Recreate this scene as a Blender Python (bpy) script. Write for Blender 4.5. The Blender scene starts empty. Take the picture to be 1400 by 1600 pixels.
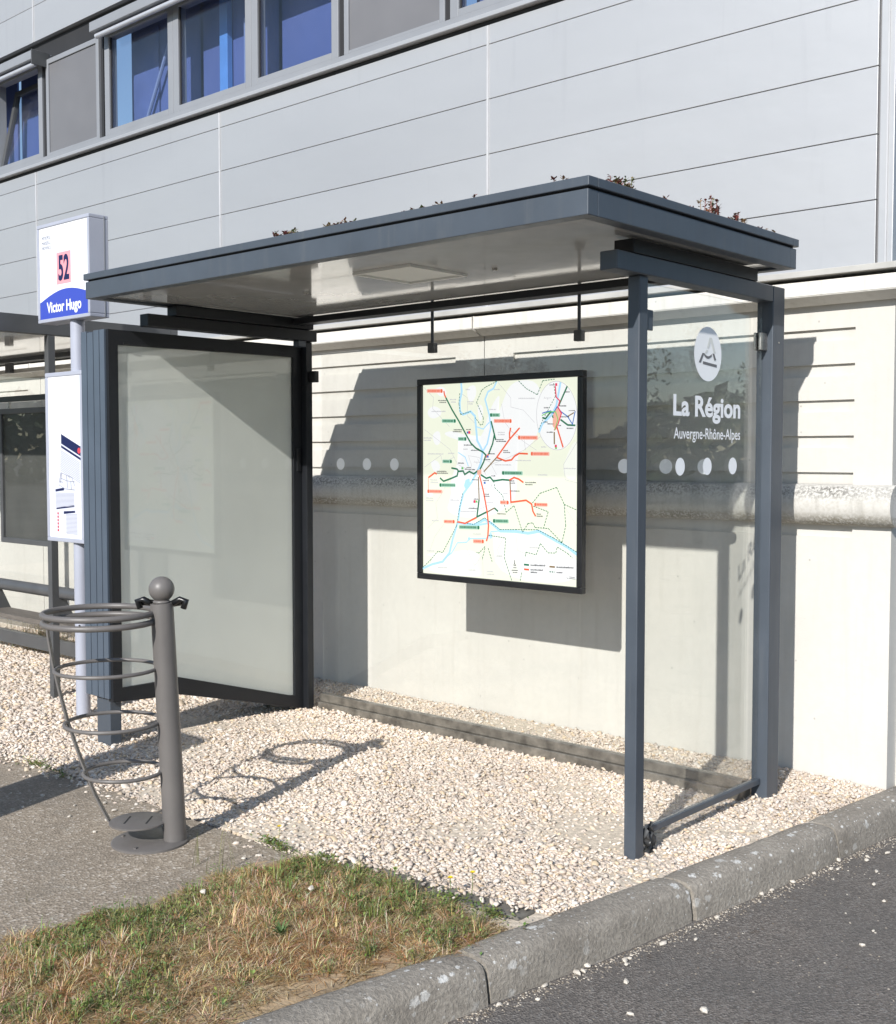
import bpy, bmesh, math, random
import numpy as np
from mathutils import Vector, Matrix
random.seed(7); rng = np.random.default_rng(11)
scene = bpy.context.scene
col = scene.collection

# ------------------------------------------------------------ camera, sky, sun
cam_d = bpy.data.cameras.new('camera'); cam = bpy.data.objects.new('camera', cam_d); col.objects.link(cam)
YAW = math.radians(42.1); PIT = math.atan(89 / 1809)
cam.location = (0, 0, 1.6)
cam.rotation_euler = (math.pi / 2 - PIT, 0, YAW)
cam_d.sensor_fit = 'HORIZONTAL'; cam_d.sensor_width = 36; cam_d.lens = 36 * 1809 / 1400
cam_d.clip_start = 0.05; cam_d.clip_end = 2000
scene.camera = cam
scene.render.resolution_x = 896; scene.render.resolution_y = 1024

SUN = Vector((-0.31, 1.0, -0.61)).normalized()          # direction the light travels
elev = math.asin(-SUN.z); azim = math.atan2(-SUN.x, -SUN.y)
world = bpy.data.worlds.new('World'); scene.world = world; world.use_nodes = True
wn = world.node_tree.nodes; wl = world.node_tree.links
sky = wn.new('ShaderNodeTexSky'); sky.sky_type = 'NISHITA'; sky.sun_disc = False
sky.sun_elevation = elev; sky.sun_rotation = azim; sky.air_density = 1.0; sky.dust_density = 0.3; sky.ozone_density = 1.6
wl.new(sky.outputs[0], wn['Background'].inputs[0]); wn['Background'].inputs[1].default_value = 0.11
sd = bpy.data.lights.new('sun', 'SUN'); sd.energy = 4.6; sd.angle = math.radians(0.53); sd.color = (1.0, 0.97, 0.925)
so = bpy.data.objects.new('sun', sd); col.objects.link(so); so.location = (3, -6, 9)
so.rotation_euler = SUN.to_track_quat('-Z', 'Y').to_euler()
vs = scene.view_settings; vs.view_transform = 'Standard'; vs.look = 'None'; vs.exposure = 0.29; vs.gamma = 1; vs.use_curve_mapping = False

# ------------------------------------------------------------ materials
def nt(name):
    m = bpy.data.materials.new(name); m.use_nodes = True
    return m, m.node_tree.nodes, m.node_tree.links, m.node_tree.nodes['Principled BSDF']
def N(nodes, t, **k):
    n = nodes.new(t)
    for a, v in k.items(): setattr(n, a, v)
    return n
def pos(nodes, links, scale=(1, 1, 1)):
    g = nodes.new('ShaderNodeNewGeometry'); mp = nodes.new('ShaderNodeMapping'); mp.inputs['Scale'].default_value = scale
    links.new(g.outputs['Position'], mp.inputs['Vector']); return mp.outputs[0]
def noise(nodes, links, vec, scale, detail=4, rough=0.55):
    n = nodes.new('ShaderNodeTexNoise'); n.inputs['Scale'].default_value = scale; n.inputs['Detail'].default_value = detail; n.inputs['Roughness'].default_value = rough
    links.new(vec, n.inputs['Vector']); return n.outputs['Fac']
def ramp(nodes, links, fac, stops):
    r = nodes.new('ShaderNodeValToRGB'); e = r.color_ramp.elements
    while len(e) < len(stops): e.new(0.5)
    for q, (p, c) in zip(e, stops):
        q.position = p; q.color = (*c, 1) if len(c) == 3 else c
    links.new(fac, r.inputs[0]); return r.outputs[0]
def mix(nodes, links, fac, a, b, bt='MIX'):
    m = nodes.new('ShaderNodeMix'); m.data_type = 'RGBA'; m.blend_type = bt; m.clamp_factor = True
    for s, v in ((m.inputs[0], fac), (m.inputs[6], a), (m.inputs[7], b)):
        if hasattr(v, 'links'): links.new(v, s)
        elif isinstance(v, (int, float)): s.default_value = v
        else: s.default_value = (*v, 1)
    return m.outputs[2]
def bump(nodes, links, p, h, strength, dist=0.01):
    b = nodes.new('ShaderNodeBump'); b.inputs['Strength'].default_value = strength; b.inputs['Distance'].default_value = dist
    links.new(h, b.inputs['Height']); links.new(b.outputs[0], p.inputs['Normal'])
def mat(name, c, rough=0.5, spec=0.5, metal=0.0, var=0.12, vscale=3.0, bmp=0.0, bscale=80, coat=0.0, stretch=(1, 1, 1), glow=0.0):
    m, n, l, p = nt(name)
    v = pos(n, l, stretch)
    f1 = noise(n, l, v, vscale, 5)
    lo = tuple(x * (1 - var) for x in c); hi = tuple(min(1, x * (1 + var)) for x in c)
    l.new(ramp(n, l, f1, [(0.3, lo), (0.7, hi)]), p.inputs['Base Color'])
    f2 = noise(n, l, v, vscale * 4, 4)
    mr = N(n, 'ShaderNodeMapRange'); mr.inputs[3].default_value = max(0.02, rough - 0.08); mr.inputs[4].default_value = min(1, rough + 0.1)
    l.new(f2, mr.inputs[0]); l.new(mr.outputs[0], p.inputs['Roughness'])
    p.inputs['Specular IOR Level'].default_value = spec; p.inputs['Metallic'].default_value = metal
    p.inputs['Coat Weight'].default_value = coat
    if glow:
        p.inputs['Emission Color'].default_value = (*c, 1); p.inputs['Emission Strength'].default_value = glow
    if bmp: bump(n, l, p, noise(n, l, pos(n, l), bscale, 3), bmp, 0.004)
    return m
def paint(name, c, dust):
    m, n, l, p = nt(name); P = pos(n, l)
    cc = ramp(n, l, noise(n, l, P, 3.5, 5), [(0.3, tuple(x * .88 for x in c)), (0.7, tuple(x * 1.12 for x in c))])
    st = noise(n, l, pos(n, l, (9, 9, .8)), 2.4, 5, .65)
    cc = mix(n, l, ramp(n, l, st, [(.54, (0, 0, 0)), (.84, (.26,) * 3)]), cc, dust)                    # dried rain streaks and dust
    cc = mix(n, l, ramp(n, l, noise(n, l, P, 150, 3, .7), [(.66, (0, 0, 0)), (.74, (.35,) * 3)]), cc, dust)
    l.new(cc, p.inputs['Base Color']); mr = N(n, 'ShaderNodeMapRange'); mr.inputs[3].default_value = .28; mr.inputs[4].default_value = .58; l.new(st, mr.inputs[0]); l.new(mr.outputs[0], p.inputs['Roughness'])
    bump(n, l, p, noise(n, l, P, 300, 3), .04, .003); return m
M = {}
M['slate'] = paint('slate_paint', (0.062, 0.075, 0.093), (0.15, 0.155, 0.15))
M['black'] = mat('black_frame', (0.012, 0.0125, 0.014), 0.32, 0.5, var=0.2, vscale=8)
M['darkslate'] = mat('near_black_shaded_slate', (0.0125, 0.014, 0.017), 0.45, 0.35, var=0.12, vscale=5)  # near-black frame colour; on left beam and upstands, slate with shade painted in
M['panelblue'] = mat('blue_grey_profile', (0.078, 0.100, 0.130), 0.36, var=0.08, vscale=4)
M['char'] = mat('charcoal_paint', (0.075, 0.078, 0.082), 0.42, var=0.12, vscale=6)
M['bin'] = paint('bin_grey_paint', (0.140, 0.130, 0.124), (0.24, 0.22, 0.19))
M['alu'] = mat('aluminium', (0.55, 0.57, 0.62), 0.32, metal=0.35, var=0.05)
M['signgrey'] = mat('pale_grey_paint', (0.37, 0.39, 0.46), 0.4, var=0.05)
M['steel'] = mat('steel', (0.42, 0.40, 0.37), 0.28, metal=0.9, var=0.2, vscale=20)
M['railsteel'] = mat('dirty_rail', (0.20, 0.185, 0.16), 0.35, metal=0.45, var=0.45, vscale=14, bmp=.1, bscale=60)
M['seam'] = mat('seam_shadow_gap', (0.19, 0.19, 0.195), 0.7)
M['white'] = mat('white_print', (0.80, 0.81, 0.84), 0.35, var=0.015)
M['ceil'] = mat('glossy_white_ceiling', (0.60, 0.60, 0.585), 0.07, 0.9, var=0.08, vscale=3, coat=0.6)
M['board'] = mat('white_light_board', (0.72, 0.73, 0.70), 0.6, var=0.04, vscale=2)
M['blackboard'] = mat('dark_poster', (0.075, 0.075, 0.07), 0.45, var=0.1)
M['frosted'] = mat('frosted_white_film', (0.93, 0.94, 0.95), 0.6, var=0.01)
M['frame'] = mat('window_frame_grey', (0.245, 0.255, 0.275), 0.4, var=0.05)
M['infill'] = mat('grey_infill_panel', (0.155, 0.155, 0.165), 0.5, var=0.05, bmp=0.05, bscale=400)
M['dark'] = mat('dark_gap', (0.02, 0.02, 0.022), 0.7)
M['skyblue'] = mat('sky_blue_backing', (0.075, 0.105, 0.265), 0.7, var=0.12, vscale=1.2)  # sheet behind the panes, the sky's reflection put into its blue
M['bluepole'] = mat('light_blue_column', (0.10, 0.25, 0.56), 0.5)
M['paleblue'] = mat('pale_blue_curtain', (0.080, 0.112, 0.272), 0.6)
M['palepole'] = mat('pale_pipe', (0.19, 0.23, 0.38), 0.5)
M['flash'] = mat('zinc_flashing', (0.44, 0.43, 0.40), 0.5, metal=0.0, var=0.12, vscale=5)
M['jointwhite'] = mat('joint_profile', (0.45, 0.455, 0.47), 0.4)
M['pebble'] = mat('white_pebble', (0.58, 0.53, 0.46), 0.6, var=0.2, vscale=40, bmp=0.3, bscale=200)
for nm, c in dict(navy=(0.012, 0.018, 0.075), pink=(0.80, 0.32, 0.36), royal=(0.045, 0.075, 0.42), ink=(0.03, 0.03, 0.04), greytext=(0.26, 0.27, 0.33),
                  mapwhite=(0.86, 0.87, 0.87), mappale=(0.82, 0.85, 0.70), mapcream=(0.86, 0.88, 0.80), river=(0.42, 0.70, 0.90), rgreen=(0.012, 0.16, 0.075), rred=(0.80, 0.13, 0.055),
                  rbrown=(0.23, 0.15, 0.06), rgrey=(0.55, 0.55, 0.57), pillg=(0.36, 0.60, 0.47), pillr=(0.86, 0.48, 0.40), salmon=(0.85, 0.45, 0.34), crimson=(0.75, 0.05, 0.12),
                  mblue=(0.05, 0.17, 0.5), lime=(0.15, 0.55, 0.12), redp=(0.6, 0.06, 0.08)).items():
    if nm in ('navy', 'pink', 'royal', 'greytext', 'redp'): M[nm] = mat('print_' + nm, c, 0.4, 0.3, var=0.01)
    else:                                                   # brightness put into the map print as glow, so roof shade leaves it even
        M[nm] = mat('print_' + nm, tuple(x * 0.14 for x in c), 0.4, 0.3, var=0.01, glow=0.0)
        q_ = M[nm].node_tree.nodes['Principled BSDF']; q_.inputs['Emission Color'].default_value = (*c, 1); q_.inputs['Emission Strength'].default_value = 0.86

# aluminium cladding
m, n, l, p = nt('silver_cladding')
v = pos(n, l, (0.35, 0.35, 1.2)); f = noise(n, l, v, 1.2, 4)
f3 = noise(n, l, pos(n, l, (3, 3, 0.25)), 4, 4)
c1 = ramp(n, l, f, [(0.3, (0.47, 0.474, 0.486)), (0.7, (0.51, 0.514, 0.522))])
c2 = mix(n, l, ramp(n, l, f3, [(0.62, (0, 0, 0)), (0.85, (0.25, 0.25, 0.25))]), c1, (0.33, 0.33, 0.35))
oi = N(n, 'ShaderNodeObjectInfo'); tone = ramp(n, l, oi.outputs['Random'], [(0.0, (0.955, 0.955, 0.955)), (1.0, (1.0, 1.0, 1.0))])
c2 = mix(n, l, 1.0, c2, tone, 'MULTIPLY')
l.new(c2, p.inputs['Base Color']); p.inputs['Roughness'].default_value = 0.48; p.inputs['Metallic'].default_value = 0.5
bump(n, l, p, noise(n, l, pos(n, l, (1, 1, 2)), 2.2, 3), 0.18, 0.02); M['clad'] = m

# cream concrete with fine pores, streaks and edge dirt
def concrete(name, base, stain, amount, band=None):
    m, n, l, p = nt(name)
    P = pos(n, l)
    f = noise(n, l, P, 1.7, 5); f2 = noise(n, l, P, 26, 4); st = noise(n, l, pos(n, l, (14, 14, 0.7)), 1.3, 5, 0.65)
    c = ramp(n, l, f, [(0.25, tuple(x * 0.93 for x in base)), (0.75, tuple(min(1, x * 1.05) for x in base))])
    c = mix(n, l, ramp(n, l, f2, [(0.35, (0.16,) * 3), (0.6, (0, 0, 0))]), c, tuple(x * 0.8 for x in base))
    c = mix(n, l, ramp(n, l, st, [(0.52, (0, 0, 0)), (0.80, (amount,) * 3)]), c, stain)
    vo = N(n, 'ShaderNodeTexVoronoi'); vo.inputs['Scale'].default_value = 9; vo.inputs['Randomness'].default_value = 1; l.new(P, vo.inputs['Vector'])
    c = mix(n, l, ramp(n, l, vo.outputs['Distance'], [(0.035, (0.55,) * 3), (0.06, (0, 0, 0))]), c, tuple(x * 0.45 for x in base))
    if band:
        sp = N(n, 'ShaderNodeSeparateXYZ'); l.new(P, sp.inputs[0])
        spk = noise(n, l, P, 75, 5, 0.7); big = noise(n, l, pos(n, l, (1, 1, 1.5)), 2.6, 4)
        for (z0, z1, z2, colr, a, lo) in band:
            mr = N(n, 'ShaderNodeMapRange', interpolation_type='SMOOTHSTEP'); mr.inputs[1].default_value = z0; mr.inputs[2].default_value = z1; l.new(sp.outputs[2], mr.inputs[0])
            mr2 = N(n, 'ShaderNodeMapRange', interpolation_type='SMOOTHSTEP'); mr2.inputs[1].default_value = z2 + (z2 - z1); mr2.inputs[2].default_value = z2; l.new(sp.outputs[2], mr2.inputs[0])
            w = N(n, 'ShaderNodeMath', operation='MULTIPLY'); l.new(mr.outputs[0], w.inputs[0]); l.new(mr2.outputs[0], w.inputs[1])
            s = N(n, 'ShaderNodeMath', operation='MULTIPLY'); l.new(w.outputs[0], s.inputs[0])
            l.new(ramp(n, l, spk, [(lo, (0, 0, 0)), (lo + 0.12, (1, 1, 1))]), s.inputs[1])
            s2 = N(n, 'ShaderNodeMath', operation='MULTIPLY'); l.new(s.outputs[0], s2.inputs[0]); l.new(ramp(n, l, big, [(0.3, (a * 0.35,) * 3), (0.62, (a,) * 3)]), s2.inputs[1])
            c = mix(n, l, s2.outputs[0], c, colr)
    l.new(c, p.inputs['Base Color']); p.inputs['Roughness'].default_value = 0.85; p.inputs['Specular IOR Level'].default_value = 0.25
    bump(n, l, p, noise(n, l, P, 120, 4), 0.25, 0.003); return m
CREAM = (0.60, 0.58, 0.535)
M['conc'] = concrete('cream_concrete', CREAM, (0.47, 0.44, 0.39), 0.40)
M['mould'] = concrete('stained_moulding', (0.58, 0.565, 0.53), (0.30, 0.285, 0.25), 0.6,
                      band=[(1.36, 1.42, 1.44, (0.11, 0.105, 0.095), 0.9, 0.44), (1.23, 1.255, 1.29, (0.20, 0.18, 0.13), 0.85, 0.40), (1.29, 1.33, 1.37, (0.40, 0.37, 0.31), 0.4, 0.47)])
M['cornice'] = concrete('cream_cornice', (0.68, 0.66, 0.61), (0.36, 0.33, 0.27), 0.45)

# asphalt
m, n, l, p = nt('asphalt')
P = pos(n, l); vo = N(n, 'ShaderNodeTexVoronoi'); vo.inputs['Scale'].default_value = 140; l.new(P, vo.inputs['Vector'])
g = N(n, 'ShaderNodeSeparateColor'); l.new(vo.outputs['Color'], g.inputs[0])
c = ramp(n, l, g.outputs[0], [(0.0, (0.090, 0.079, 0.070)), (0.6, (0.180, 0.156, 0.136)), (0.93, (0.26, 0.235, 0.21)), (1.0, (0.25, 0.24, 0.225))])
c = mix(n, l, ramp(n, l, noise(n, l, P, 2.2, 5, 0.6), [(0.3, (0.65,) * 3), (0.7, (0, 0, 0))]), c, (0.11, 0.104, 0.098))
c = mix(n, l, ramp(n, l, noise(n, l, P, 5, 5, 0.7), [(0.66, (0, 0, 0)), (0.74, (0.65,) * 3)]), c, (0.085, 0.055, 0.034))
l.new(c, p.inputs['Base Color']); p.inputs['Roughness'].default_value = 0.8
bump(n, l, p, vo.outputs['Distance'], 0.9, 0.005); M['asphalt'] = m

# worn footpath (bituminous, sandy)
m, n, l, p = nt('worn_footpath')
P = pos(n, l); vo = N(n, 'ShaderNodeTexVoronoi'); vo.inputs['Scale'].default_value = 105; l.new(P, vo.inputs['Vector'])
g = N(n, 'ShaderNodeSeparateColor'); l.new(vo.outputs['Color'], g.inputs[0])
c = ramp(n, l, g.outputs[0], [(0.0, (0.22, 0.178, 0.132)), (0.6, (0.35, 0.29, 0.222)), (0.90, (0.44, 0.37, 0.295)), (1.0, (0.66, 0.60, 0.52))])
c = mix(n, l, ramp(n, l, noise(n, l, P, 3.0, 6, 0.65), [(0.3, (0.6,) * 3), (0.65, (0, 0, 0))]), c, (0.21, 0.178, 0.14))
c = mix(n, l, ramp(n, l, noise(n, l, pos(n, l, (1, 1.8, 1)), 6, 5, 0.7), [(0.55, (0, 0, 0)), (0.75, (0.5,) * 3)]), c, (0.37, 0.335, 0.285))
l.new(c, p.inputs['Base Color']); p.inputs['Roughness'].default_value = 0.85
c = mix(n, l, ramp(n, l, noise(n, l, pos(n, l, (1.6, 1, 1)), 1.3, 6, 0.7), [(0.50, (0, 0, 0)), (0.68, (0.55,) * 3)]), c, (0.17, 0.142, 0.112)); l.new(c, p.inputs['Base Color'])
bump(n, l, p, vo.outputs['Distance'], 0.6, 0.005); M['path'] = m

# kerb stone with lichen
m, n, l, p = nt('lichen_kerb')
P = pos(n, l); f = noise(n, l, P, 4, 6, 0.65); f2 = noise(n, l, P, 70, 4, 0.7)
c = ramp(n, l, f, [(0.3, (0.25, 0.222, 0.186)), (0.7, (0.43, 0.388, 0.332))])
c = mix(n, l, ramp(n, l, f2, [(0.4, (0.5,) * 3), (0.6, (0, 0, 0))]), c, (0.15, 0.135, 0.115))
for sc, th, se in ((15, 0.27, 0.50), (30, 0.25, 0.50), (64, 0.22, 0.50)):
    vo = N(n, 'ShaderNodeTexVoronoi'); vo.inputs['Scale'].default_value = sc; l.new(pos(n, l, (1, 0.75, 1)), vo.inputs['Vector'])
    wob = N(n, 'ShaderNodeMath', operation='MULTIPLY_ADD'); l.new(noise(n, l, P, 75, 4, 0.75), wob.inputs[0]); wob.inputs[1].default_value = 0.55; l.new(vo.outputs['Distance'], wob.inputs[2])
    spot = ramp(n, l, wob.outputs[0], [(th + 0.20, (1, 1, 1)), (th + 0.25, (0, 0, 0))])
    g = N(n, 'ShaderNodeSeparateColor'); l.new(vo.outputs['Color'], g.inputs[0])
    sel = ramp(n, l, g.outputs[0], [(se, (0, 0, 0)), (se + 0.02, (1, 1, 1))])
    patch = ramp(n, l, noise(n, l, P, 2.6, 3), [(0.36, (0, 0, 0)), (0.50, (1, 1, 1))])
    geo = N(n, 'ShaderNodeNewGeometry'); sx = N(n, 'ShaderNodeSeparateXYZ'); l.new(geo.outputs['True Normal'], sx.inputs[0])
    upw = ramp(n, l, sx.outputs[2], [(0.05, (0.25,) * 3), (0.35, (1, 1, 1))])
    k = mix(n, l, 1.0, spot, sel, 'MULTIPLY'); k = mix(n, l, 1.0, k, patch, 'MULTIPLY'); k = mix(n, l, 1.0, k, upw, 'MULTIPLY')
    c = mix(n, l, k, c, (0.66, 0.65, 0.62))
l.new(c, p.inputs['Base Color']); p.inputs['Roughness'].default_value = 0.9
bump(n, l, p, noise(n, l, P, 70, 6, 0.7), 1.0, 0.010); M['kerb'] = m
M['mortar'] = mat('kerb_mortar', (0.27, 0.25, 0.21), 0.95, var=0.3, vscale=20, bmp=0.5, bscale=90)
M['edging'] = mat('dark_edging_concrete', (0.15, 0.14, 0.12), 0.9, var=0.3, vscale=12, bmp=0.5, bscale=90)
M['soil'] = mat('dry_soil', (0.34, 0.25, 0.155), 0.95, var=0.4, vscale=16, bmp=0.8, bscale=90)
M['sandbase'] = mat('gravel_fines', (0.60, 0.52, 0.42), 0.95, var=0.3, vscale=40, bmp=0.8, bscale=150)
M['earth'] = mat('earth', (0.12, 0.115, 0.10), 0.95, var=0.3, vscale=0.4)
def attr_mat(name, rough=0.7, spec=0.3, trans=0.0, bmp=0.0):
    m, n, l, p = nt(name)
    a = N(n, 'ShaderNodeAttribute'); a.attribute_name = 'Col'
    l.new(a.outputs['Color'], p.inputs['Base Color']); p.inputs['Roughness'].default_value = rough; p.inputs['Specular IOR Level'].default_value = spec
    if bmp: bump(n, l, p, noise(n, l, pos(n, l), 160, 3), bmp, 0.003)
    if trans:
        tr = N(n, 'ShaderNodeBsdfTranslucent'); mx = N(n, 'ShaderNodeMixShader'); mx.inputs[0].default_value = trans
        l.new(a.outputs['Color'], tr.inputs[0]); l.new(p.outputs[0], mx.inputs[1]); l.new(tr.outputs[0], mx.inputs[2]); l.new(mx.outputs[0], n['Material Output'].inputs[0])
    return m
M['gravel'] = attr_mat('gravel_stone', 0.65, 0.35, bmp=0.35)
M['grass'] = attr_mat('grass_blade', 0.6, 0.3, 0.25)
M['leaf'] = attr_mat('succulent_leaf', 0.45, 0.4, 0.1)
def glass(name, tint, dirt=0.03, gl=1.0):
    m, n, l, p = nt(name); n.remove(p)
    tr = N(n, 'ShaderNodeBsdfTransparent'); tr.inputs[0].default_value = (*tint, 1)
    gb = N(n, 'ShaderNodeBsdfGlossy'); gb.inputs['Roughness'].default_value = 0.0; gb.inputs[0].default_value = (gl, gl, gl, 1)
    df = N(n, 'ShaderNodeBsdfDiffuse'); df.inputs[0].default_value = (0.75, 0.75, 0.72, 1)
    # the same reflectance from either side of the thin pane
    gq = N(n, 'ShaderNodeNewGeometry'); io = N(n, 'ShaderNodeMapRange'); io.inputs[3].default_value = 1.42; io.inputs[4].default_value = 1 / 1.42
    l.new(gq.outputs['Backfacing'], io.inputs[0])
    fr = N(n, 'ShaderNodeFresnel'); l.new(io.outputs[0], fr.inputs[0])
    f = noise(n, l, pos(n, l, (2, 2, 0.8)), 2.2, 6, 0.7)
    mr = ramp(n, l, f, [(0.35, (dirt * 0.4,) * 3), (0.75, (dirt * 1.6,) * 3)])
    vo = N(n, 'ShaderNodeTexVoronoi'); vo.inputs['Scale'].default_value = 16; l.new(pos(n, l), vo.inputs['Vector'])
    sp = ramp(n, l, vo.outputs['Distance'], [(0.03, (0.5,) * 3), (0.055, (0, 0, 0))])
    ad = mix(n, l, 1.0, mr, sp, 'ADD') if dirt > 0.01 else mr
    m1 = N(n, 'ShaderNodeMixShader'); l.new(ad, m1.inputs[0]); l.new(tr.outputs[0], m1.inputs[1]); l.new(df.outputs[0], m1.inputs[2])
    m2 = N(n, 'ShaderNodeMixShader'); l.new(fr.outputs[0], m2.inputs[0]); l.new(m1.outputs[0], m2.inputs[1]); l.new(gb.outputs[0], m2.inputs[2])
    l.new(m2.outputs[0], n['Material Output'].inputs[0]); return m
M['glass'] = glass('clear_glass', (0.990, 0.995, 0.990), 0.010)
M['lbglass'] = glass('panel_glass', (0.965, 0.972, 0.965), 0.010)
M['winglass'] = glass('window_glass', (0.90, 0.93, 0.97), 0.008)

# ------------------------------------------------------------ mesh helpers
class MB:
    def __init__(s): s.v = []; s.f = []; s.mi = []
    def add(s, vs, fs, mi=0):
        b = len(s.v); s.v += [tuple(p) for p in vs]
        for f in fs: s.f.append(tuple(i + b for i in f)); s.mi.append(mi)
        return s
    def box(s, x0, x1, y0, y1, z0, z1, mi=0):
        x0, x1 = sorted((x0, x1)); y0, y1 = sorted((y0, y1)); z0, z1 = sorted((z0, z1))
        return s.add([(x0, y0, z0), (x1, y0, z0), (x1, y1, z0), (x0, y1, z0), (x0, y0, z1), (x1, y0, z1), (x1, y1, z1), (x0, y1, z1)],
                     [(3, 2, 1, 0), (4, 5, 6, 7), (0, 1, 5, 4), (1, 2, 6, 5), (2, 3, 7, 6), (3, 0, 4, 7)], mi)
    def prism(s, pts, a, b, mi=0):
        """closed outline pts (3D, counter-clockwise seen from the side a points to); from offset vector b up to a"""
        n = len(pts); A = [Vector(p) + Vector(a) for p in pts]; B = [Vector(p) + Vector(b) for p in pts]
        return s.add(A + B, [tuple(range(n)), tuple(range(2 * n - 1, n - 1, -1))] + [(i, i + n, (i + 1) % n + n, (i + 1) % n) for i in range(n)], mi)
    def cyl(s, p0, p1, r0, r1=None, n=20, mi=0, caps=True):
        r1 = r0 if r1 is None else r1
        return s.sweep([p0, p1], [r0, r1], n, False, mi, caps)
    def sweep(s, pts, rad, n=10, closed=False, mi=0, caps=True):
        pts = [Vector(p) for p in pts]; k = len(pts)
        if not isinstance(rad, (list, tuple)): rad = [rad] * k
        vs = []; prev = None
        for i, p in enumerate(pts):
            d = (pts[(i + 1) % k] - pts[i - 1]) if (closed or 0 < i < k - 1) else (pts[1] - pts[0] if i == 0 else pts[-1] - pts[-2])
            d.normalize()
            if prev is None: u = d.orthogonal().normalized()
            else: u = (prev - d * prev.dot(d)).normalized()
            prev = u; w = d.cross(u)
            vs += [p + (u * math.cos(2 * math.pi * j / n) + w * math.sin(2 * math.pi * j / n)) * rad[i] for j in range(n)]
        fs = []
        for i in range(k if closed else k - 1):
            a = i * n; b = ((i + 1) % k) * n
            fs += [(a + j, a + (j + 1) % n, b + (j + 1) % n, b + j) for j in range(n)]
        if caps and not closed: fs += [tuple(range(n - 1, -1, -1)), tuple(range((k - 1) * n, k * n))]
        return s.add(vs, fs, mi)
    def lathe(s, c, prof, n=32, mi=0):
        c = Vector(c); vs = []; k = len(prof)
        for r, z in prof: vs += [c + Vector((r * math.cos(2 * math.pi * j / n), r * math.sin(2 * math.pi * j / n), z)) for j in range(n)]
        fs = [(i * n + j, i * n + (j + 1) % n, (i + 1) * n + (j + 1) % n, (i + 1) * n + j) for i in range(k - 1) for j in range(n)]
        fs += [tuple(range(n - 1, -1, -1)), tuple(range((k - 1) * n, k * n))]
        return s.add(vs, fs, mi)
    def build(s, name, mats, parent=None, smooth=False, bevel=0.0, origin=None, autos=None):
        me = bpy.data.meshes.new(name)
        root = parent
        while root is not None and root.parent is not None: root = root.parent
        if root is not None: org = Vector(root.location)
        elif origin is not None: org = Vector(origin)
        else: org = Vector((0, 0, 0))
        me.from_pydata([tuple(Vector(p) - org) for p in s.v], [], s.f)
        ms = mats if isinstance(mats, (list, tuple)) else [mats]
        for q in ms: me.materials.append(M[q])
        if len(ms) > 1: me.polygons.foreach_set('material_index', s.mi)
        if smooth: me.polygons.foreach_set('use_smooth', [True] * len(me.polygons))
        if smooth == 'auto' or autos:
            try: me.set_sharp_from_angle(angle=math.radians(autos or 40))
            except Exception: pass
        me.update()
        o = bpy.data.objects.new(name, me); col.objects.link(o)
        if parent is not None: o.parent = parent
        elif origin is not None: o.location = org
        if bevel:
            b = o.modifiers.new('bevel', 'BEVEL'); b.width = bevel; b.segments = 2; b.limit_method = 'ANGLE'; b.angle_limit = math.radians(40)
        return o
def tag(o, label=None, cat=None, group=None, kind=None):
    if label: o['label'] = label
    if cat: o['category'] = cat
    if group: o['group'] = group
    if kind: o['kind'] = kind
    return o
def thing(name, loc, label, cat, group=None):
    o = bpy.data.objects.new(name, None); o.empty_display_size = 0.2; col.objects.link(o); o.location = loc
    return tag(o, label, cat, group)
def box(name, m, parent, *a, bevel=0.003, **k): return MB().box(*a).build(name, m, parent, bevel=bevel, **k)
def text(mb, s, size, origin, ux, uz, mi=0, width=None, bold=0.0, depth=0.0012, shear=0.0, align='LEFT'):
    """flat lettering as mesh: ux = reading direction, uz = up, thickness along ux x uz"""
    cu = bpy.data.curves.new('txt', 'FONT'); cu.body = s; cu.size = 1; cu.offset = bold; cu.shear = shear; cu.resolution_u = 4
    ob = bpy.data.objects.new('txt', cu); col.objects.link(ob)
    dg = bpy.context.evaluated_depsgraph_get(); me = bpy.data.meshes.new_from_object(ob.evaluated_get(dg))
    xs = [q.co.x for q in me.vertices]; x0, x1 = min(xs), max(xs)
    sx = size if width is None else width / (x1 - x0)
    off = {'LEFT': 0, 'CENTER': (x1 - x0) / 2, 'RIGHT': x1 - x0}[align]
    ux = Vector(ux); uz = Vector(uz); nn = ux.cross(uz)
    mb.add([Vector(origin) + ux * ((q.co.x - x0 - off) * sx) + uz * (q.co.y * size) + nn * depth for q in me.vertices], [tuple(q.vertices) for q in me.polygons], mi)
    bpy.data.objects.remove(ob); bpy.data.curves.remove(cu); bpy.data.meshes.remove(me)
def disc(mb, c, r, ux, uz, depth=0.001, n=28, mi=0, ry=None):
    ry = r if ry is None else ry
    ux = Vector(ux); uz = Vector(uz); nn = ux.cross(uz)
    mb.add([Vector(c) + ux * r * math.cos(2 * math.pi * i / n) + uz * ry * math.sin(2 * math.pi * i / n) + nn * depth for i in range(n)], [tuple(range(n))], mi)

def kerb_in(y):
    ys = [-6, 1.95, 2.36, 2.7, 3.21, 4.36, 5.6, 14]; xs = [-4.2, -2.59, -2.52, -2.455, -2.375, -2.225, -2.10, -1.75]
    return float(np.interp(y, ys, xs))

# ------------------------------------------------------------ ground
g = MB().box(-400, 400, -400, 400, -0.60, -0.20).build('ground', 'earth'); tag(g, kind='structure')
mb = MB()
ys = np.linspace(-12, 40, 105)
v = []; f = []
for i, y in enumerate(ys):
    v += [(kerb_in(min(y, 14)) + 0.10, y, -0.13), (12.0, y, -0.13)]
    if i: f.append((2 * i - 2, 2 * i - 1, 2 * i + 1, 2 * i))
tag(mb.add(v, f).build('road', 'asphalt'), kind='structure')
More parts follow.
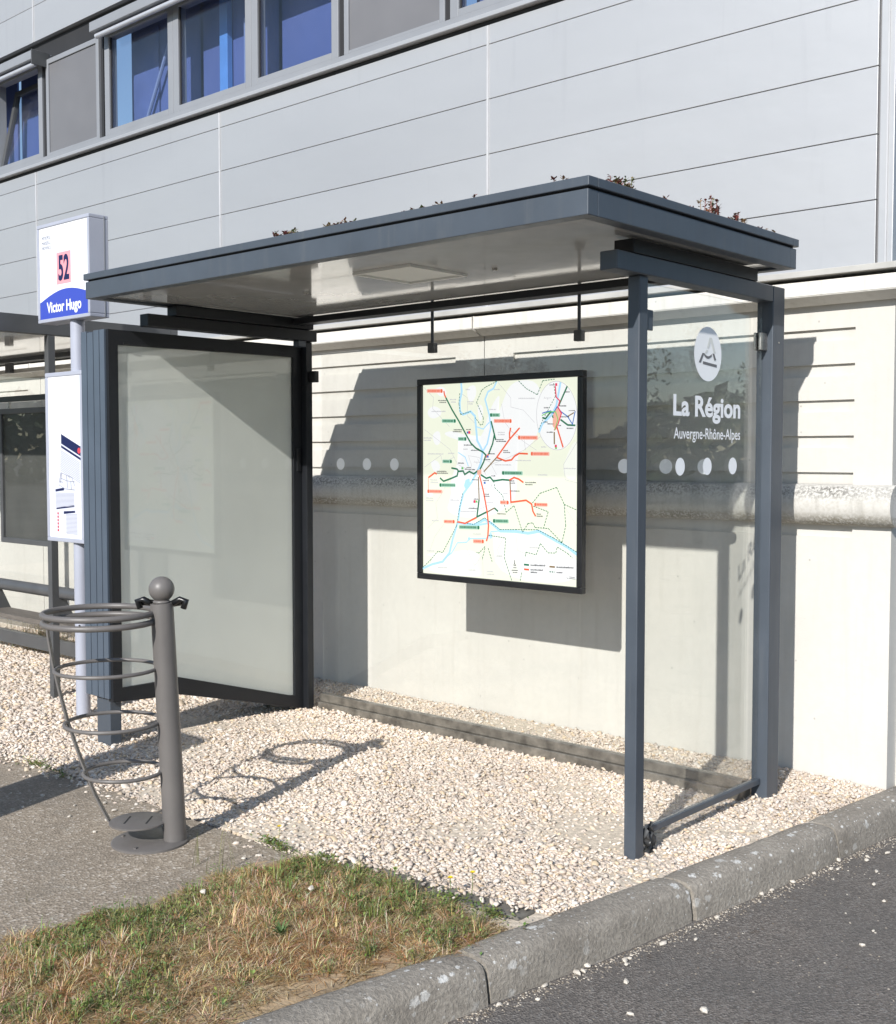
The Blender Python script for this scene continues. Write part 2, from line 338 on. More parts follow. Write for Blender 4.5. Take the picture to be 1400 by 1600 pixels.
# gravel bed base, soil and footpath
tag(MB().prism([(-16, 3.0, 0), (kerb_in(3.0) + .03, 3.0, 0), (kerb_in(4.3) + .03, 4.3, 0), (kerb_in(5.46) + .03, 5.46, 0), (-16, 5.46, 0)], (0, 0, -0.004), (0, 0, -0.19)).build('gravel_bed_base', 'sandbase'), kind='structure')
v = []; f = []; nx, ny = 50, 90
for j in range(ny + 1):
    y = -3 + (2.965 + 3) * j / ny
    xa, xb = -3.62, kerb_in(y) + 0.03
    for i in range(nx + 1):
        t = i / nx; x = xa + (xb - xa) * t
        z = -0.012 + 0.035 * math.sin(math.pi * t) + 0.008 * math.sin(9 * x + 4 * y) * math.sin(7 * y - 3 * x) + random.uniform(-.003, .003)
        v.append((x, y, z))
for j in range(ny):
    for i in range(nx): a = j * (nx + 1) + i; f.append((a, a + 1, a + nx + 2, a + nx + 1))
tag(MB().add(v, f).build('soil_verge', 'soil', smooth=True), kind='structure')
def soil_z(x, y):
    xa, xb = -3.62, kerb_in(y) + 0.03; t = min(1, max(0, (x - xa) / (xb - xa)))
    return -0.012 + 0.035 * math.sin(math.pi * t) + 0.008 * math.sin(9 * x + 4 * y) * math.sin(7 * y - 3 * x)
v = []; edge = []
for i in range(61):
    y = -4 + (2.96 + 4) * i / 60
    edge.append((-3.46 + 0.02 * math.sin(7 * y) + random.uniform(-.012, .012) - max(0, 2.2 - y) * 0.25, y, 0.0))
back = []
for i in range(81):
    x = -3.46 - (16 - 3.46) * i / 80
    back.append((x, 2.965 + random.uniform(-.006, .006) - 0.012 * max(0, -x - 4.8), 0.0))
outl = edge + back[1:] + [(-16, -4, 0)]
tag(MB().prism(outl, (0, 0, 0.002), (0, 0, -0.18)).build('footpath', 'path'), kind='structure')
# edging strip between grass and gravel
ed = MB().box(-3.5, kerb_in(3.1) - 0.005, 2.962, 2.998, -0.18, -0.03).build('edging', 'edging'); tag(ed, kind='structure')
xx = -3.44
k = 0
while xx < -2.45:
    x1 = min(xx + 0.5, kerb_in(3.05) - 0.012)
    sl = 0.10; a = 2.965 + (xx + 3.44) * sl; b = 2.965 + (x1 + 3.44) * sl
    MB().prism([(xx + .004, a, 0), (x1 - .004, b, 0), (x1 - .004, b + .095, 0), (xx + .004, a + .095, 0)], (0, 0, 0.012 + random.uniform(-.004, .006)), (0, 0, -0.15)).build('edging_stone', 'edging', ed, bevel=0.006)
    xx = x1
# kerb
kb = MB()
v = []; f = []
ks = np.linspace(-5, 13.9, 80)
for i, y in enumerate(ks):
    x = kerb_in(y); v += [(x + .012, y, -0.19), (x + .012, y, -0.008), (x + .13, y, -0.018), (x + .14, y, -0.19)]
    if i:
        a = 4 * (i - 1); b = 4 * i; f += [(a, a + 1, b + 1, b), (a + 1, a + 2, b + 2, b + 1), (a + 2, a + 3, b + 3, b + 2)]
kerb = MB().add(v, f).build('kerb', 'mortar'); tag(kerb, kind='structure')
jy = [-4.2, -3.2, -2.2, -1.2, -0.2, 0.75, 1.75, 2.735, 3.745, 4.745, 5.75, 6.75, 7.75, 8.75, 9.75, 10.75]
prof = [(0, -0.19), (0, -0.012), (0.006, 0.0), (0.03, 0.008), (0.075, 0.010), (0.115, 0.006), (0.135, -0.004), (0.147, -0.022), (0.153, -0.05), (0.160, -0.10), (0.168, -0.19)]
for a, b in zip(jy[:-1], jy[1:]):
    v = []; f = []; ns = 14; npf = len(prof)
    dz = random.uniform(-.004, .004); dx = random.uniform(-.004, .004)
    for i in range(ns + 1):
        y = a + 0.009 + (b - a - 0.018) * i / ns; x = kerb_in(y) + dx
        e = 0.006 if i in (0, ns) else 0
        for (px, pz) in prof:
            v.append((x + px - (e if px > .1 else 0) + random.uniform(-.0018, .0018), y, pz + dz - (e if pz > -.06 else 0) + random.uniform(-.0015, .0015)))
    for i in range(ns):
        for j in range(npf - 1): q = i * npf + j; f.append((q, q + 1, q + npf + 1, q + npf))
    f += [tuple(range(npf)), tuple(range(ns * npf + npf - 1, ns * npf - 1, -1))]
    MB().add(v, f).build('kerbstone', 'kerb', kerb, smooth=True, autos=50)

# ------------------------------------------------------------ building
bld = thing('industrial_building', (-6, 5.5, 0), 'long building with cream concrete base, silver grey cladding and a band of blue windows', 'building')
WY = 5.49
box('core', 'conc', bld, -16, -2.135, 5.60, 14, -0.19, 4.0, bevel=0)
def relief(xs, zs, y, depth, back):
    """front sheet facing -y on a grid; depth(i,j) pushes a cell back"""
    mb = MB(); X = len(xs) - 1; Z = len(zs) - 1
    D = [[depth(i, j) for j in range(Z)] for i in range(X)]
    for i in range(X):
        for j in range(Z):
            q = y + D[i][j]
            mb.add([(xs[i], q, zs[j]), (xs[i + 1], q, zs[j]), (xs[i + 1], q, zs[j + 1]), (xs[i], q, zs[j + 1])], [(0, 1, 2, 3)])
            if i + 1 < X and D[i + 1][j] != D[i][j]:
                r = y + D[i + 1][j]; x = xs[i + 1]; mb.add([(x, q, zs[j]), (x, r, zs[j]), (x, r, zs[j + 1]), (x, q, zs[j + 1])], [(0, 1, 2, 3)])
            if j + 1 < Z and D[i][j + 1] != D[i][j]:
                r = y + D[i][j + 1]; z = zs[j + 1]; mb.add([(xs[i], q, z), (xs[i + 1], q, z), (xs[i + 1], r, z), (xs[i], r, z)], [(0, 1, 2, 3)])
    a, b, c, d = xs[0], xs[-1], zs[0], zs[-1]
    for i0, i1, xx in ((0, 0, a), (X - 1, 0, b)):
        for j in range(Z):
            q = y + D[i0][j]; mb.add([(xx, q, zs[j]), (xx, back, zs[j]), (xx, back, zs[j + 1]), (xx, q, zs[j + 1])], [(0, 1, 2, 3)])
    mb.add([(a, y, d), (b, y, d), (b, back, d), (a, back, d)], [(0, 1, 2, 3)])
    return mb
groove_tops = [1.515, 1.695, 1.87, 2.045, 2.218]
zs = [-0.19, 1.195, 1.25]
for t in groove_tops: zs += [t - 0.058, t]
zs += [2.46]
mods = [(-4.653, -2.12), (-7.36, -4.661), (-10.07, -7.368), (-12.78, -10.078), (-15.5, -12.788)]
for k, (a, b) in enumerate(mods):
    mr = 0.19 if k == 0 else 0.235
    xs = [a, a + 0.225, b - mr, b]
    relief(xs, zs, WY, lambda i, j: 0.018 if (i == 1 and j % 2 == 1) else 0.0, 5.61).build('concrete_wall_panel', 'conc', bld)
    mb = MB(); pr = []
    for q in range(15):
        th = -math.pi / 2 + math.pi * q / 14; pr.append((WY - 0.012 - 0.085 * math.cos(th), 1.357 + 0.10 * math.sin(th)))
    pr = [(WY + .02, 1.257)] + pr + [(WY + .02, 1.457)]
    xa, xb = a, (b + 0.03 if k == 0 else b); segs = 10; v = []; f = []; npf = len(pr)
    for s_ in range(segs + 1):
        x = xa + (xb - xa) * s_ / segs; v += [(x, y, z) for (y, z) in pr]
    for s_ in range(segs):
        for j in range(npf - 1): q = s_ * npf + j; f.append((q, q + 1, q + npf + 1, q + npf))
    f += [tuple(range(npf)), tuple(range(segs * npf + npf - 1, segs * npf - 1, -1))]
    MB().add(v, f).build('moulding', 'mould', bld, smooth=True, autos=50)
    # cornice: cream band under a zinc drip
    c0 = MB(); pr = [(5.60, 2.335), (5.455, 2.335), (5.40, 2.362), (5.38, 2.37), (5.38, 2.442), (5.60, 2.455)]
    xa2, xb2 = a + 0.002, (b + 0.055 if k == 0 else b - 0.002)
    v = [(xa2, y, z) for y, z in pr] + [(xb2, y, z) for y, z in pr]; m_ = len(pr)
    c0.add(v, [(i, i + m_, (i + 1) % m_ + m_, (i + 1) % m_) for i in range(m_)] + [tuple(range(m_ - 1, -1, -1)), tuple(range(m_, 2 * m_))]).build('cornice', 'cornice', bld, bevel=0.004)
MB().box(-4.661, -4.653, WY, 5.61, -0.19, 1.195).build('joint_filler', 'conc', bld)
MB().box(-2.120, -2.10, 5.60, 13.9, -0.19, 2.45).build('side_wall', 'conc', bld)
box('drip_flashing', 'flash', bld, -15.5, -2.045, 5.355, 5.60, 2.462, 2.492)
box('cladding_backing', 'seam', bld, -15.45, -2.19, 5.475, 5.60, 2.494, 4.18, bevel=0)
jx = [-15.42, -12.72, -10.02, -7.258, -4.598, -2.20]
sz = [2.494, 2.803, 3.108, 3.424, 3.752, 4.078, 4.195]
for a, b in zip(jx[:-1], jx[1:]):
    for z0, z1 in zip(sz[:-1], sz[1:]):
        box('cladding_panel', 'clad', bld, a + 0.006, b - 0.006, 5.45, 5.49, z0 + 0.002, z1 - 0.002, bevel=0.002)
for x in jx[1:-1]: box('joint_profile', 'jointwhite', bld, x - 0.008, x + 0.008, 5.443, 5.48, 2.50, 4.19, bevel=0.002)
box('corner_profile', 'clad', bld, -2.19, -2.12, 5.44, 5.52, 2.494, 6.6)
box('corner_joint', 'jointwhite', bld, -2.155, -2.147, 5.432, 5.438, 2.50, 6.6, bevel=0.001)
MB().box(-2.165, -2.125, 5.522, 13.9, 2.494, 6.6).build('side_cladding', 'clad', bld)
# window band
box('window_sill', 'clad', bld, -15.4, -2.2, 5.405, 5.60, 4.222, 4.25)
box('sill_band', 'frame', bld, -15.4, -2.2, 5.43, 5.60, 4.252, 4.295)
box('drip_gap', 'dark', bld, -15.4, -2.2, 5.452, 5.60, 4.197, 4.220, bevel=0)
box('lintel', 'dark', bld, -15.4, -2.2, 5.50, 5.60, 5.16, 5.36, bevel=0)
bays = [('w', -11.75, -10.87), ('o', -10.75, -9.87), ('p', -9.80, -8.92), ('w', -8.83, -7.84), ('w', -7.838, -6.86), ('w', -6.858, -5.92), ('p', -5.865, -4.945), ('w', -4.90, -3.95), ('w', -3.948, -3.0), ('p', -2.95, -2.22)]
for kind, a, b in bays:
    wroot = MB()
    fw = 0.07 if kind != 'p' else 0.045; zb, zt = 4.297, 5.15
    pb = 4.345 if kind != 'p' else 4.32
    w = MB().box(a, a + fw, 5.44, 5.52, zb, zt).box(b - fw, b, 5.44, 5.52, zb, zt).box(a + fw, b - fw, 5.44, 5.52, zb, pb).box(a + fw, b - fw, 5.44, 5.52, zt - 0.045, zt).build('window' if kind != 'p' else 'infill_panel', 'frame', bld, bevel=0.004)
    if kind == 'p':
        box('panel_sheet', 'infill', w, a + fw, b - fw, 5.452, 5.475, pb, zt - 0.045)
        continue
    if kind == 'w':
        box('pane', 'winglass', w, a + fw, b - fw, 5.465, 5.475, pb, zt - 0.045, bevel=0)
        box('gasket', 'dark', w, a + fw, a + fw + 0.012, 5.455, 5.464, pb, zt - 0.045, bevel=0)
    else:
        mb = MB(); d = 0.16
        for (x0, x1, z0, z1) in ((a + fw, a + fw + .05, 0, 1), (b - fw - .012, b - fw, 0, 1), (a + fw + .05, b - fw - .012, 0.93, 1)):
            y0 = 5.47; H = 0.74
            p4 = [(x0, y0 + d * z0, pb + H * z0), (x1, y0 + d * z0, pb + H * z0), (x1, y0 + d * z1, pb + H * z1), (x0, y0 + d * z1, pb + H * z1)]
            mb.prism(p4, (0, -0.02, 0), (0, 0.02, 0))
        mb.build('sash', 'char', w)
        p4 = [(a + fw, 5.47, pb), (b - fw, 5.47, pb), (b - fw, 5.47 + d, pb + 0.74), (a + fw, 5.47 + d, pb + 0.74)]
        MB().prism(p4, (0, -.004, 0), (0, .004, 0)).build('pane', 'winglass', w)
    MB().box(a - 0.02, b + 0.02, 5.72, 5.74, 4.2, 5.3).build('sky_blue_backing', 'skyblue', w)
for a in (-9.835, -8.875, -5.893, -4.922): box('black_slot', 'dark', bld, a - 0.018, a + 0.018, 5.448, 5.52, 4.297, 5.15, bevel=0)
box('interior_column', 'bluepole', bld, -7.53, -7.43, 5.66, 5.71, 4.2, 5.2)
box('interior_pipe', 'palepole', bld, -7.20, -7.155, 5.64, 5.68, 4.2, 4.93)
box('interior_curtain', 'paleblue', bld, -8.79, -8.42, 5.70, 5.715, 4.2, 5.2)
box('interior_curtain', 'paleblue', bld, -4.86, -4.62, 5.70, 5.715, 4.2, 5.2)
MB().sweep([(-8.52, 5.66, 4.45), (-8.12, 5.66, 5.12)], 0.016, 8).build('interior_pipe', 'palepole', bld)
# awning boxes over the windows
for a, b in ((-12.0, -9.79), (-8.83, -4.93), (-4.87, -2.25)):
    aw = box('awning_box', 'frame', bld, a, b, 5.30, 5.50, 5.125, 5.205, bevel=0.006)
    MB().sweep([(a + 0.04, 5.345, 5.095), (b - 0.01, 5.345, 5.095)], 0.021, 14).build('awning_roller', 'alu', aw, smooth=True, autos=50)
    box('end_cap', 'char', aw, b, b + 0.012, 5.295, 5.47, 5.08, 5.21)
for a, b in zip(jx[:-1], jx[1:]):
    for z0, z1 in ((5.36, 5.68), (5.68, 6.0), (6.0, 6.32), (6.32, 6.6)):
        box('cladding_panel', 'clad', bld, a + 0.006, b - 0.006, 5.45, 5.49, z0 + 0.002, z1 - 0.002, bevel=0.002)
for x in jx[1:-1]: box('joint_profile', 'jointwhite', bld, x - 0.008, x + 0.008, 5.443, 5.48, 5.36, 6.6, bevel=0.002)
box('upper_backing', 'seam', bld, -15.4, -2.2, 5.495, 5.60, 5.361, 6.6, bevel=0)

# ------------------------------------------------------------ bus shelter
sh = thing('bus_shelter', (-4.0, 4.2, 0), 'slate grey glass bus shelter with planted flat roof and side glass lettered La Région', 'bus shelter')
RX0, RX1, RY0, RY1 = -5.57, -2.335, 3.30, 4.895
rf = MB()
for (x0, x1, y0, y1) in ((RX0, RX1, RY0, RY0 + .06), (RX0, RX1, RY1 - .06, RY1), (RX0, RX0 + .06, RY0 + .06, RY1 - .06), (RX1 - .06, RX1, RY0 + .06, RY1 - .06)):
    rf.box(x0, x1, y0, y1, 2.425, 2.514)
roof = rf.build('roof', 'slate', sh, bevel=0.003)
box('ceiling', 'ceil', roof, RX0 + .061, RX1 - .061, RY0 + .061, RY1 - .061, 2.436, 2.45, bevel=0)
lip = MB(); e = 0.008
for (x0, x1, y0, y1) in ((RX0 - e, RX1 + e, RY0 - e, RY0 + .05), (RX0 - e, RX1 + e, RY1 - .05, RY1 + e), (RX0 - e, RX0 + .05, RY0 + .05, RY1 - .05), (RX1 - .05, RX1 + e, RY0 + .05, RY1 - .05)):
    lip.box(x0, x1, y0, y1, 2.522, 2.556)
lip.build('roof_lip', 'slate', roof, bevel=0.003)
box('lip_gap', 'dark', roof, RX0 + .012, RX1 - .012, RY0 + .012, RY1 - .012, 2.5145, 2.5215, bevel=0)
box('roof_substrate', 'soil', roof, RX0 + .052, RX1 - .052, RY0 + .052, RY1 - .052, 2.522, 2.545, bevel=0)
ht = MB()
hx0, hx1, hy0, hy1 = -3.91, -3.545, 3.675, 4.055
for (x0, x1, y0, y1) in ((hx0, hx1, hy0, hy0 + .012), (hx0, hx1, hy1 - .012, hy1), (hx0, hx0 + .012, hy0 + .012, hy1 - .012), (hx1 - .012, hx1, hy0 + .012, hy1 - .012)): ht.box(x0, x1, y0, y1, 2.422, 2.4355)
ht.build('lamp_hatch', 'board', roof)
box('hatch_cover', 'board', roof, hx0 + .013, hx1 - .013, hy0 + .013, hy1 - .013, 2.431, 2.4355, bevel=0)
for (x, y) in ((-3.35, 4.02), (-4.55, 3.95)): MB().cyl((x, y, 2.424), (x, y, 2.4355), 0.013, n=14).build('ceiling_bolt', 'steel', roof)
box('rear_beam', 'darkslate', sh, -5.42, -2.545, 4.60, 4.70, 2.388, 2.4245)
# right side frame
def u_upstand(x, name='upstand'):
    return box(name, 'darkslate', sh, x - 0.045, x + 0.045, 3.77, 4.77, 2.370, 2.4245)
u_upstand(-2.50); 
box('side_beam', 'slate', sh, -2.535, -2.455, 3.66, 4.92, 2.296, 2.368, bevel=0.004)
box('front_post', 'slate', sh, -2.530, -2.475, 3.845, 3.905, -0.02, 2.295, bevel=0.004)
rp = box('corner_post', 'slate', sh, -2.535, -2.455, 4.921, 5.035, -0.02, 2.368, bevel=0.004)
box('screw', 'steel', rp, -2.4552, -2.4525, 4.975, 4.983, 2.11, 2.118, bevel=0.001)
# side glass with film lettering
sg = box('side_glass', 'glass', sh, -2.506, -2.496, 3.925, 4.895, 0.10, 2.275, bevel=0)
GX = -2.4958
# logo: film disc, lit and shaded wall behind painted on as emblem pieces
lg = MB()
cy, cz, R = 4.408, 2.028, 0.115
pts = [(cy + R * math.cos(2 * math.pi * i / 40), cz + R * math.sin(2 * math.pi * i / 40)) for i in range(40)]
lg.add([(GX + 0.001, y, z) for y, z in pts], [tuple(range(40))])
lg.build('logo_disc', 'frosted', sg)
em = MB()
def quad(mb, ps, x, mi=0): mb.add([(x, cy + a * R, cz + b * R) for a, b in ps], [tuple(range(len(ps)))], mi)
quad(em, [(0.08, 0.62), (0.26, 0.62), (0.56, 0.06), (0.40, 0.06)], GX + .002)
quad(em, [(0.08, 0.62), (0.17, 0.46), (0.02, 0.20), (-0.10, 0.24)], GX + .0023)
quad(em, [(-0.14, 0.16), (0.0, 0.14), (-0.10, 0.02), (-0.26, 0.02)], GX + .002)
em.build('emblem_lit_wall', 'board', sg)['kind'] = 'stuff'
em = MB()
quad(em, [(-0.42, 0.02), (-0.28, 0.02), (-0.52, -0.34), (-0.68, -0.34)], GX + .002)
arc = [(-0.30 + 0.56 * t / 8, 0.02 - 0.10 * math.sin(math.pi * t / 8)) for t in range(9)]
em.add([(GX + .0023, cy + a * R, cz + b * R) for a, b in arc] + [(GX + .0023, cy + a * R, cz + (b - 0.09) * R) for a, b in reversed(arc)], [tuple(range(18))])
quad(em, [(0.30, 0.04), (0.44, 0.04), (0.58, -0.18), (0.46, -0.22)], GX + .0026)
quad(em, [(-0.38, -0.28), (0.64, -0.36), (0.64, -0.46), (-0.38, -0.38)], GX + .002)
em.build('emblem_shaded_wall', 'infill', sg)['kind'] = 'stuff'
lt = MB(); text(lt, 'La Région', 0.118, (GX, 4.132, 1.765), (0, 1, 0), (0, 0, 1), width=0.565, bold=0.03); lt.build('lettering', 'frosted', sg)['kind'] = 'stuff'
lt = MB(); text(lt, 'Auvergne-Rhône-Alpes', 0.066, (GX, 4.138, 1.668), (0, 1, 0), (0, 0, 1), width=0.56, bold=0.008); lt.build('lettering', 'frosted', sg)['kind'] = 'stuff'
def dot_r(mb, x, z, y=4.868, r=0.037): disc(mb, (x, y, z), r, (1, 0, 0), (0, 0, 1), 0.001)
for y in (4.19, 4.412, 4.634):
    d = MB(); disc(d, (GX, y, 1.552), 0.037, (0, 1, 0), (0, 0, 1), 0.001); d.build('dot', 'frosted', sg)
for (y0, y1, z, mt) in ((4.855, 4.93, 2.115, 'steel'), (3.900, 3.955, 2.13, 'slate')):
    for q in (-2.518, -2.494): box('glass_clamp', mt, sh, q, q + 0.012 if q > -2.5 else q + 0.011, y0, y1, z - 0.04, z + 0.04)
# lower bar and its torn plastic
box('lower_bar', 'slate', sh, -2.515, -2.487, 3.935, 4.919, 0.07, 0.098)
v = []; f = []
for i in range(9):
    for j in range(7):
        y = 3.915 + 0.05 * i / 8 + 0.012 * math.sin(j * 1.7 + i); z = 0.115 - 0.12 * j / 6 + 0.012 * math.sin(i * 1.9)
        v.append((-2.478 + 0.014 * math.sin(i * 2.1 + j * 1.3), y + 0.02 * (j / 6), z))
for i in range(8):
    for j in range(6): a = i * 7 + j; f.append((a, a + 1, a + 8, a + 7))
o = MB().add(v, f).build('plastic_wrap', 'char', sh, smooth=True); sm = o.modifiers.new('s', 'SOLIDIFY'); sm.thickness = 0.002
# back glass in three panes
GY = 4.872
for (a, b) in ((-5.47, -4.508), (-4.500, -3.488), (-3.480, -2.545)):
    pn = box('back_glass', 'glass', sh, a, b, GY, GY + 0.010, 0.095, 2.235, bevel=0)
    for x in (-5.296, -5.063, -4.829, -4.38, -4.15, -3.92, -3.69, -3.219, -2.98, -2.771):
        if a < x < b and not (-4.55 < x < -3.5):
            d = MB(); disc(d, (x, GY, 1.545), 0.036, (1, 0, 0), (0, 0, 1), 0.001); d.build('dot', 'frosted', pn)
for x in (-4.504, -3.484):
    MB().cyl((x, GY - 0.02, 2.20), (x, GY - 0.02, 2.4245), 0.009, n=12).build('hanger_rod', 'slate', sh, smooth=True, autos=40)
    box('glass_clamp', 'char', sh, x - 0.024, x + 0.024, GY - 0.036, GY - 0.001, 2.18, 2.236)
rail = box('floor_rail', 'railsteel', sh, -5.47, -2.54, 4.825, 4.925, -0.02, 0.045)
box('rail_lip', 'railsteel', rail, -5.47, -2.54, 4.845, 4.870, 0.046, 0.094)
box('rail_lip', 'railsteel', rail, -5.47, -2.54, 4.884, 4.910, 0.046, 0.088)
# left side frame
u_upstand(-5.47)
box('side_beam', 'darkslate', sh, -5.525, -5.445, 3.60, 4.815, 2.300, 2.368, bevel=0.004)  # slate like the right side beam, its shade put into the colour
box('corner_post', 'darkslate', sh, -5.605, -5.492, 4.7665, 4.815, -0.02, 2.299, bevel=0.003)
box('glass_clamp', 'black', sh, -5.491, -5.43, 4.785, 4.815, 2.05, 2.12)
box('panel_bracket', 'slate', sh, -5.49, -5.44, 4.66, 4.72, 2.262, 2.299)

# advertising panel (left end wall)
PX0, PX1, PY0, PY1 = -5.795, -5.55, 3.40, 4.765
ad = MB()
xs = [PX0, PX0 + .055, PX0 + .062, PX0 + .12, PX0 + .127, PX0 + .18, PX0 + .187, PX1 - .012]
for i in range(0, len(xs) - 1):
    q = 0.0 if i % 2 == 0 else 0.018
    ad.box(xs[i] + (0 if i % 2 else 0), xs[i + 1], PY0 + q, PY0 + 0.10, 0.27, 2.275 - (0.008 if i == 2 else 0))
cab = ad.build('advertising_panel', 'panelblue', sh, bevel=0.002)
# cabinet body behind the pane: bottom edge sags towards the back post
def yz(y, z, x): return (x, y, z)
bot_out = [(3.505, 0.252), (3.66, 0.240), (3.83, 0.235), (4.07, 0.185), (4.40, 0.095), (4.70, 0.0), (4.765, -0.01)]
body = [yz(3.505, 2.27, PX0)] + [yz(*q, PX0) for q in bot_out] + [yz(4.765, 2.27, PX0)]
MB().prism([(0, p[1], p[2]) for p in body], (-5.585, 0, 0), (PX0 + .004, 0, 0)).build('cabinet', 'slate', cab)
gin = [(3.47, 2.195), (3.47, 0.325), (3.68, 0.325), (3.83, 0.335), (4.66, 0.100), (4.70, 0.094), (4.70, 2.205)]
outer = [(3.412, 2.275), (3.412, 0.254), (3.66, 0.240), (3.83, 0.235), (4.40, 0.095), (4.765, 0.0), (4.765, 2.275)]
MB().prism([(0, y, z) for y, z in gin], (-5.560, 0, 0), (-5.584, 0, 0)).build('light_board', 'board', cab)
MB().prism([(0, y, z) for y, z in gin], (-5.546, 0, 0), (-5.550, 0, 0)).build('pane', 'lbglass', cab)
fr = MB(); k = len(gin)
for i in range(k):
    j = (i + 1) % k; fr.prism([(0, *outer[i]), (0, *outer[j]), (0, *gin[j]), (0, *gin[i])], (-5.538, 0, 0), (-5.584, 0, 0))
fr.build('pane_frame', 'darkslate', cab)
box('leg', 'slate', cab, -5.735, -5.60, 3.43, 3.50, -0.02, 0.269)
box('lock', 'black', cab, -5.538, -5.530, 4.72, 4.755, 1.50, 1.64)
for (y, z) in ((4.12, 2.205), (3.52, 2.205)): box('hinge', 'black', cab, -5.5375, -5.530, y - .02, y + .02, z - .008, z + .004)

# sedum on the roof edge
leafc = [(0.19, 0.055, 0.045), (0.26, 0.10, 0.07), (0.15, 0.06, 0.05), (0.24, 0.16, 0.08), (0.15, 0.16, 0.07)]
def blades_mesh(name, V, F, C, m, parent=None, origin=None, kind=None):
    me = bpy.data.meshes.new(name); V = np.asarray(V, dtype=np.float32).reshape(-1, 3)
    if origin is not None: V = V - np.asarray(origin, dtype=np.float32)
    F = np.asarray(F, dtype=np.int32)
    me.vertices.add(len(V)); me.vertices.foreach_set('co', V.ravel())
    me.loops.add(F.size); me.loops.foreach_set('vertex_index', F.ravel())
    me.polygons.add(len(F)); me.polygons.foreach_set('loop_start', np.arange(0, F.size, F.shape[1], dtype=np.int32))
    me.update(calc_edges=True)
    a = me.color_attributes.new('Col', 'FLOAT_COLOR', 'POINT')
    C = np.asarray(C, dtype=np.float32); C4 = np.ones((len(V), 4), dtype=np.float32); C4[:, :3] = C; a.data.foreach_set('color', C4.ravel())
    me.materials.append(M[m]); o = bpy.data.objects.new(name, me); col.objects.link(o)
    if origin is not None: o.location = origin
    if kind: o['kind'] = kind
    return o
def sedum(cx, cy, length, h, along, label, n=40):
    V = []; F = []; C = []
    for _ in range(n):
        t = random.uniform(-.5, .5) * length; bx, by = (cx + t, cy + random.uniform(-.03, .03)) if along == 'x' else (cx + random.uniform(-.03, .03), cy + t)
        hh = h * random.uniform(.35, 1); c0 = random.choice(leafc)
        hh *= 1.5; top = (bx + random.uniform(-.012, .012), by + random.uniform(-.012, .012), 2.545 + hh)
        b = len(V); w = .0016
        V += [(bx - w, by, 2.54), (bx + w, by, 2.54), (top[0] + w, top[1], top[2]), (top[0] - w, top[1], top[2])]; F.append((b, b + 1, b + 2, b + 3)); C += [c0] * 4
        for q in range(9):
            a = random.uniform(0, 6.28); up = random.uniform(-.3, .9); r = random.uniform(.010, .018)
            d = (math.cos(a) * r, math.sin(a) * r, up * r); zz = top[2] - random.uniform(0, .5) * hh * .6
            s = (-math.sin(a) * r * .35, math.cos(a) * r * .35, .1 * r); b = len(V); c = tuple(x * random.uniform(.7, 1.35) for x in c0)
            p = (top[0], top[1], zz); mid = tuple(p[i] + .55 * d[i] for i in range(3))
            V += [p, tuple(mid[i] + s[i] for i in range(3)), tuple(p[i] + d[i] for i in range(3)), tuple(mid[i] - s[i] for i in range(3))]; F.append((b, b + 1, b + 2, b + 3)); C += [c] * 4
    o = blades_mesh('sedum_clump', V, F, C, 'leaf', origin=(cx, cy, 2.54)); return tag(o, label, 'plant', 'sedum clumps on the shelter roof')
FY = RY0 + 0.09; SX = RX1 - 0.09
for a in [(-4.02, FY, .20, .035, 'x', 'low reddish sedum clump nearest the bus stop sign on the shelter roof front', 45), (-3.68, FY, .17, .03, 'x', 'reddish sedum row on the roof front, second from the left', 40), (-3.18, FY, .22, .025, 'x', 'thin low sedum row on the middle of the roof front edge', 34),
          (-2.93, FY, .03, .03, 'x', 'tiny lone sedum sprig on the roof front, right of the thin row', 6), (-2.52, FY - .02, .03, .032, 'x', 'tiny dark sedum rosette just left of the roof corner', 6),
          (SX, 3.62, .16, .05, 'y', 'rounded red sedum clump just right of the roof front corner', 46), (SX, 3.98, .22, .03, 'y', 'low brown sedum clump in the middle of the roof right side', 26), (SX, 4.30, .12, .075, 'y', 'tallest brown sedum tuft on the roof right side', 24), (SX, 4.50, .12, .05, 'y', 'reddish sedum tuft right of the tallest one', 26), (SX, 4.72, .2, .03, 'y', 'yellowish low sedum clump nearest the back roof corner', 40)]: sedum(a[0], a[1], a[2], a[3], a[4], a[5], a[6])

# ------------------------------------------------------------ framed map hung on the back glass
MX0, MX1, MZ0, MZ1, MY = -4.60, -3.440, 0.888, 2.032, 4.845
mp = thing('framed_map', (-4.02, MY, 0.888), 'square white transport map in a black frame on the back glass', 'map')
fwid = 0.034
fm = MB()
for (x0, x1, z0, z1) in ((MX0, MX1, MZ1 - fwid, MZ1), (MX0, MX1, MZ0, MZ0 + fwid), (MX0, MX0 + fwid, MZ0 + fwid, MZ1 - fwid), (MX1 - fwid, MX1, MZ0 + fwid, MZ1 - fwid)): fm.box(x0, x1, MY - 0.022, MY + 0.018, z0, z1)
fm.build('frame', 'black', mp, bevel=0.004)
box('back_sheet', 'black', mp, MX0 + .01, MX1 - .01, MY + .0185, MY + .024, MZ0 + .01, MZ1 - .01, bevel=0)
box('map_sheet', 'mappale', mp, MX0 + fwid, MX1 - fwid, MY - 0.004, MY + 0.016, MZ0 + fwid, MZ1 - fwid, bevel=0)
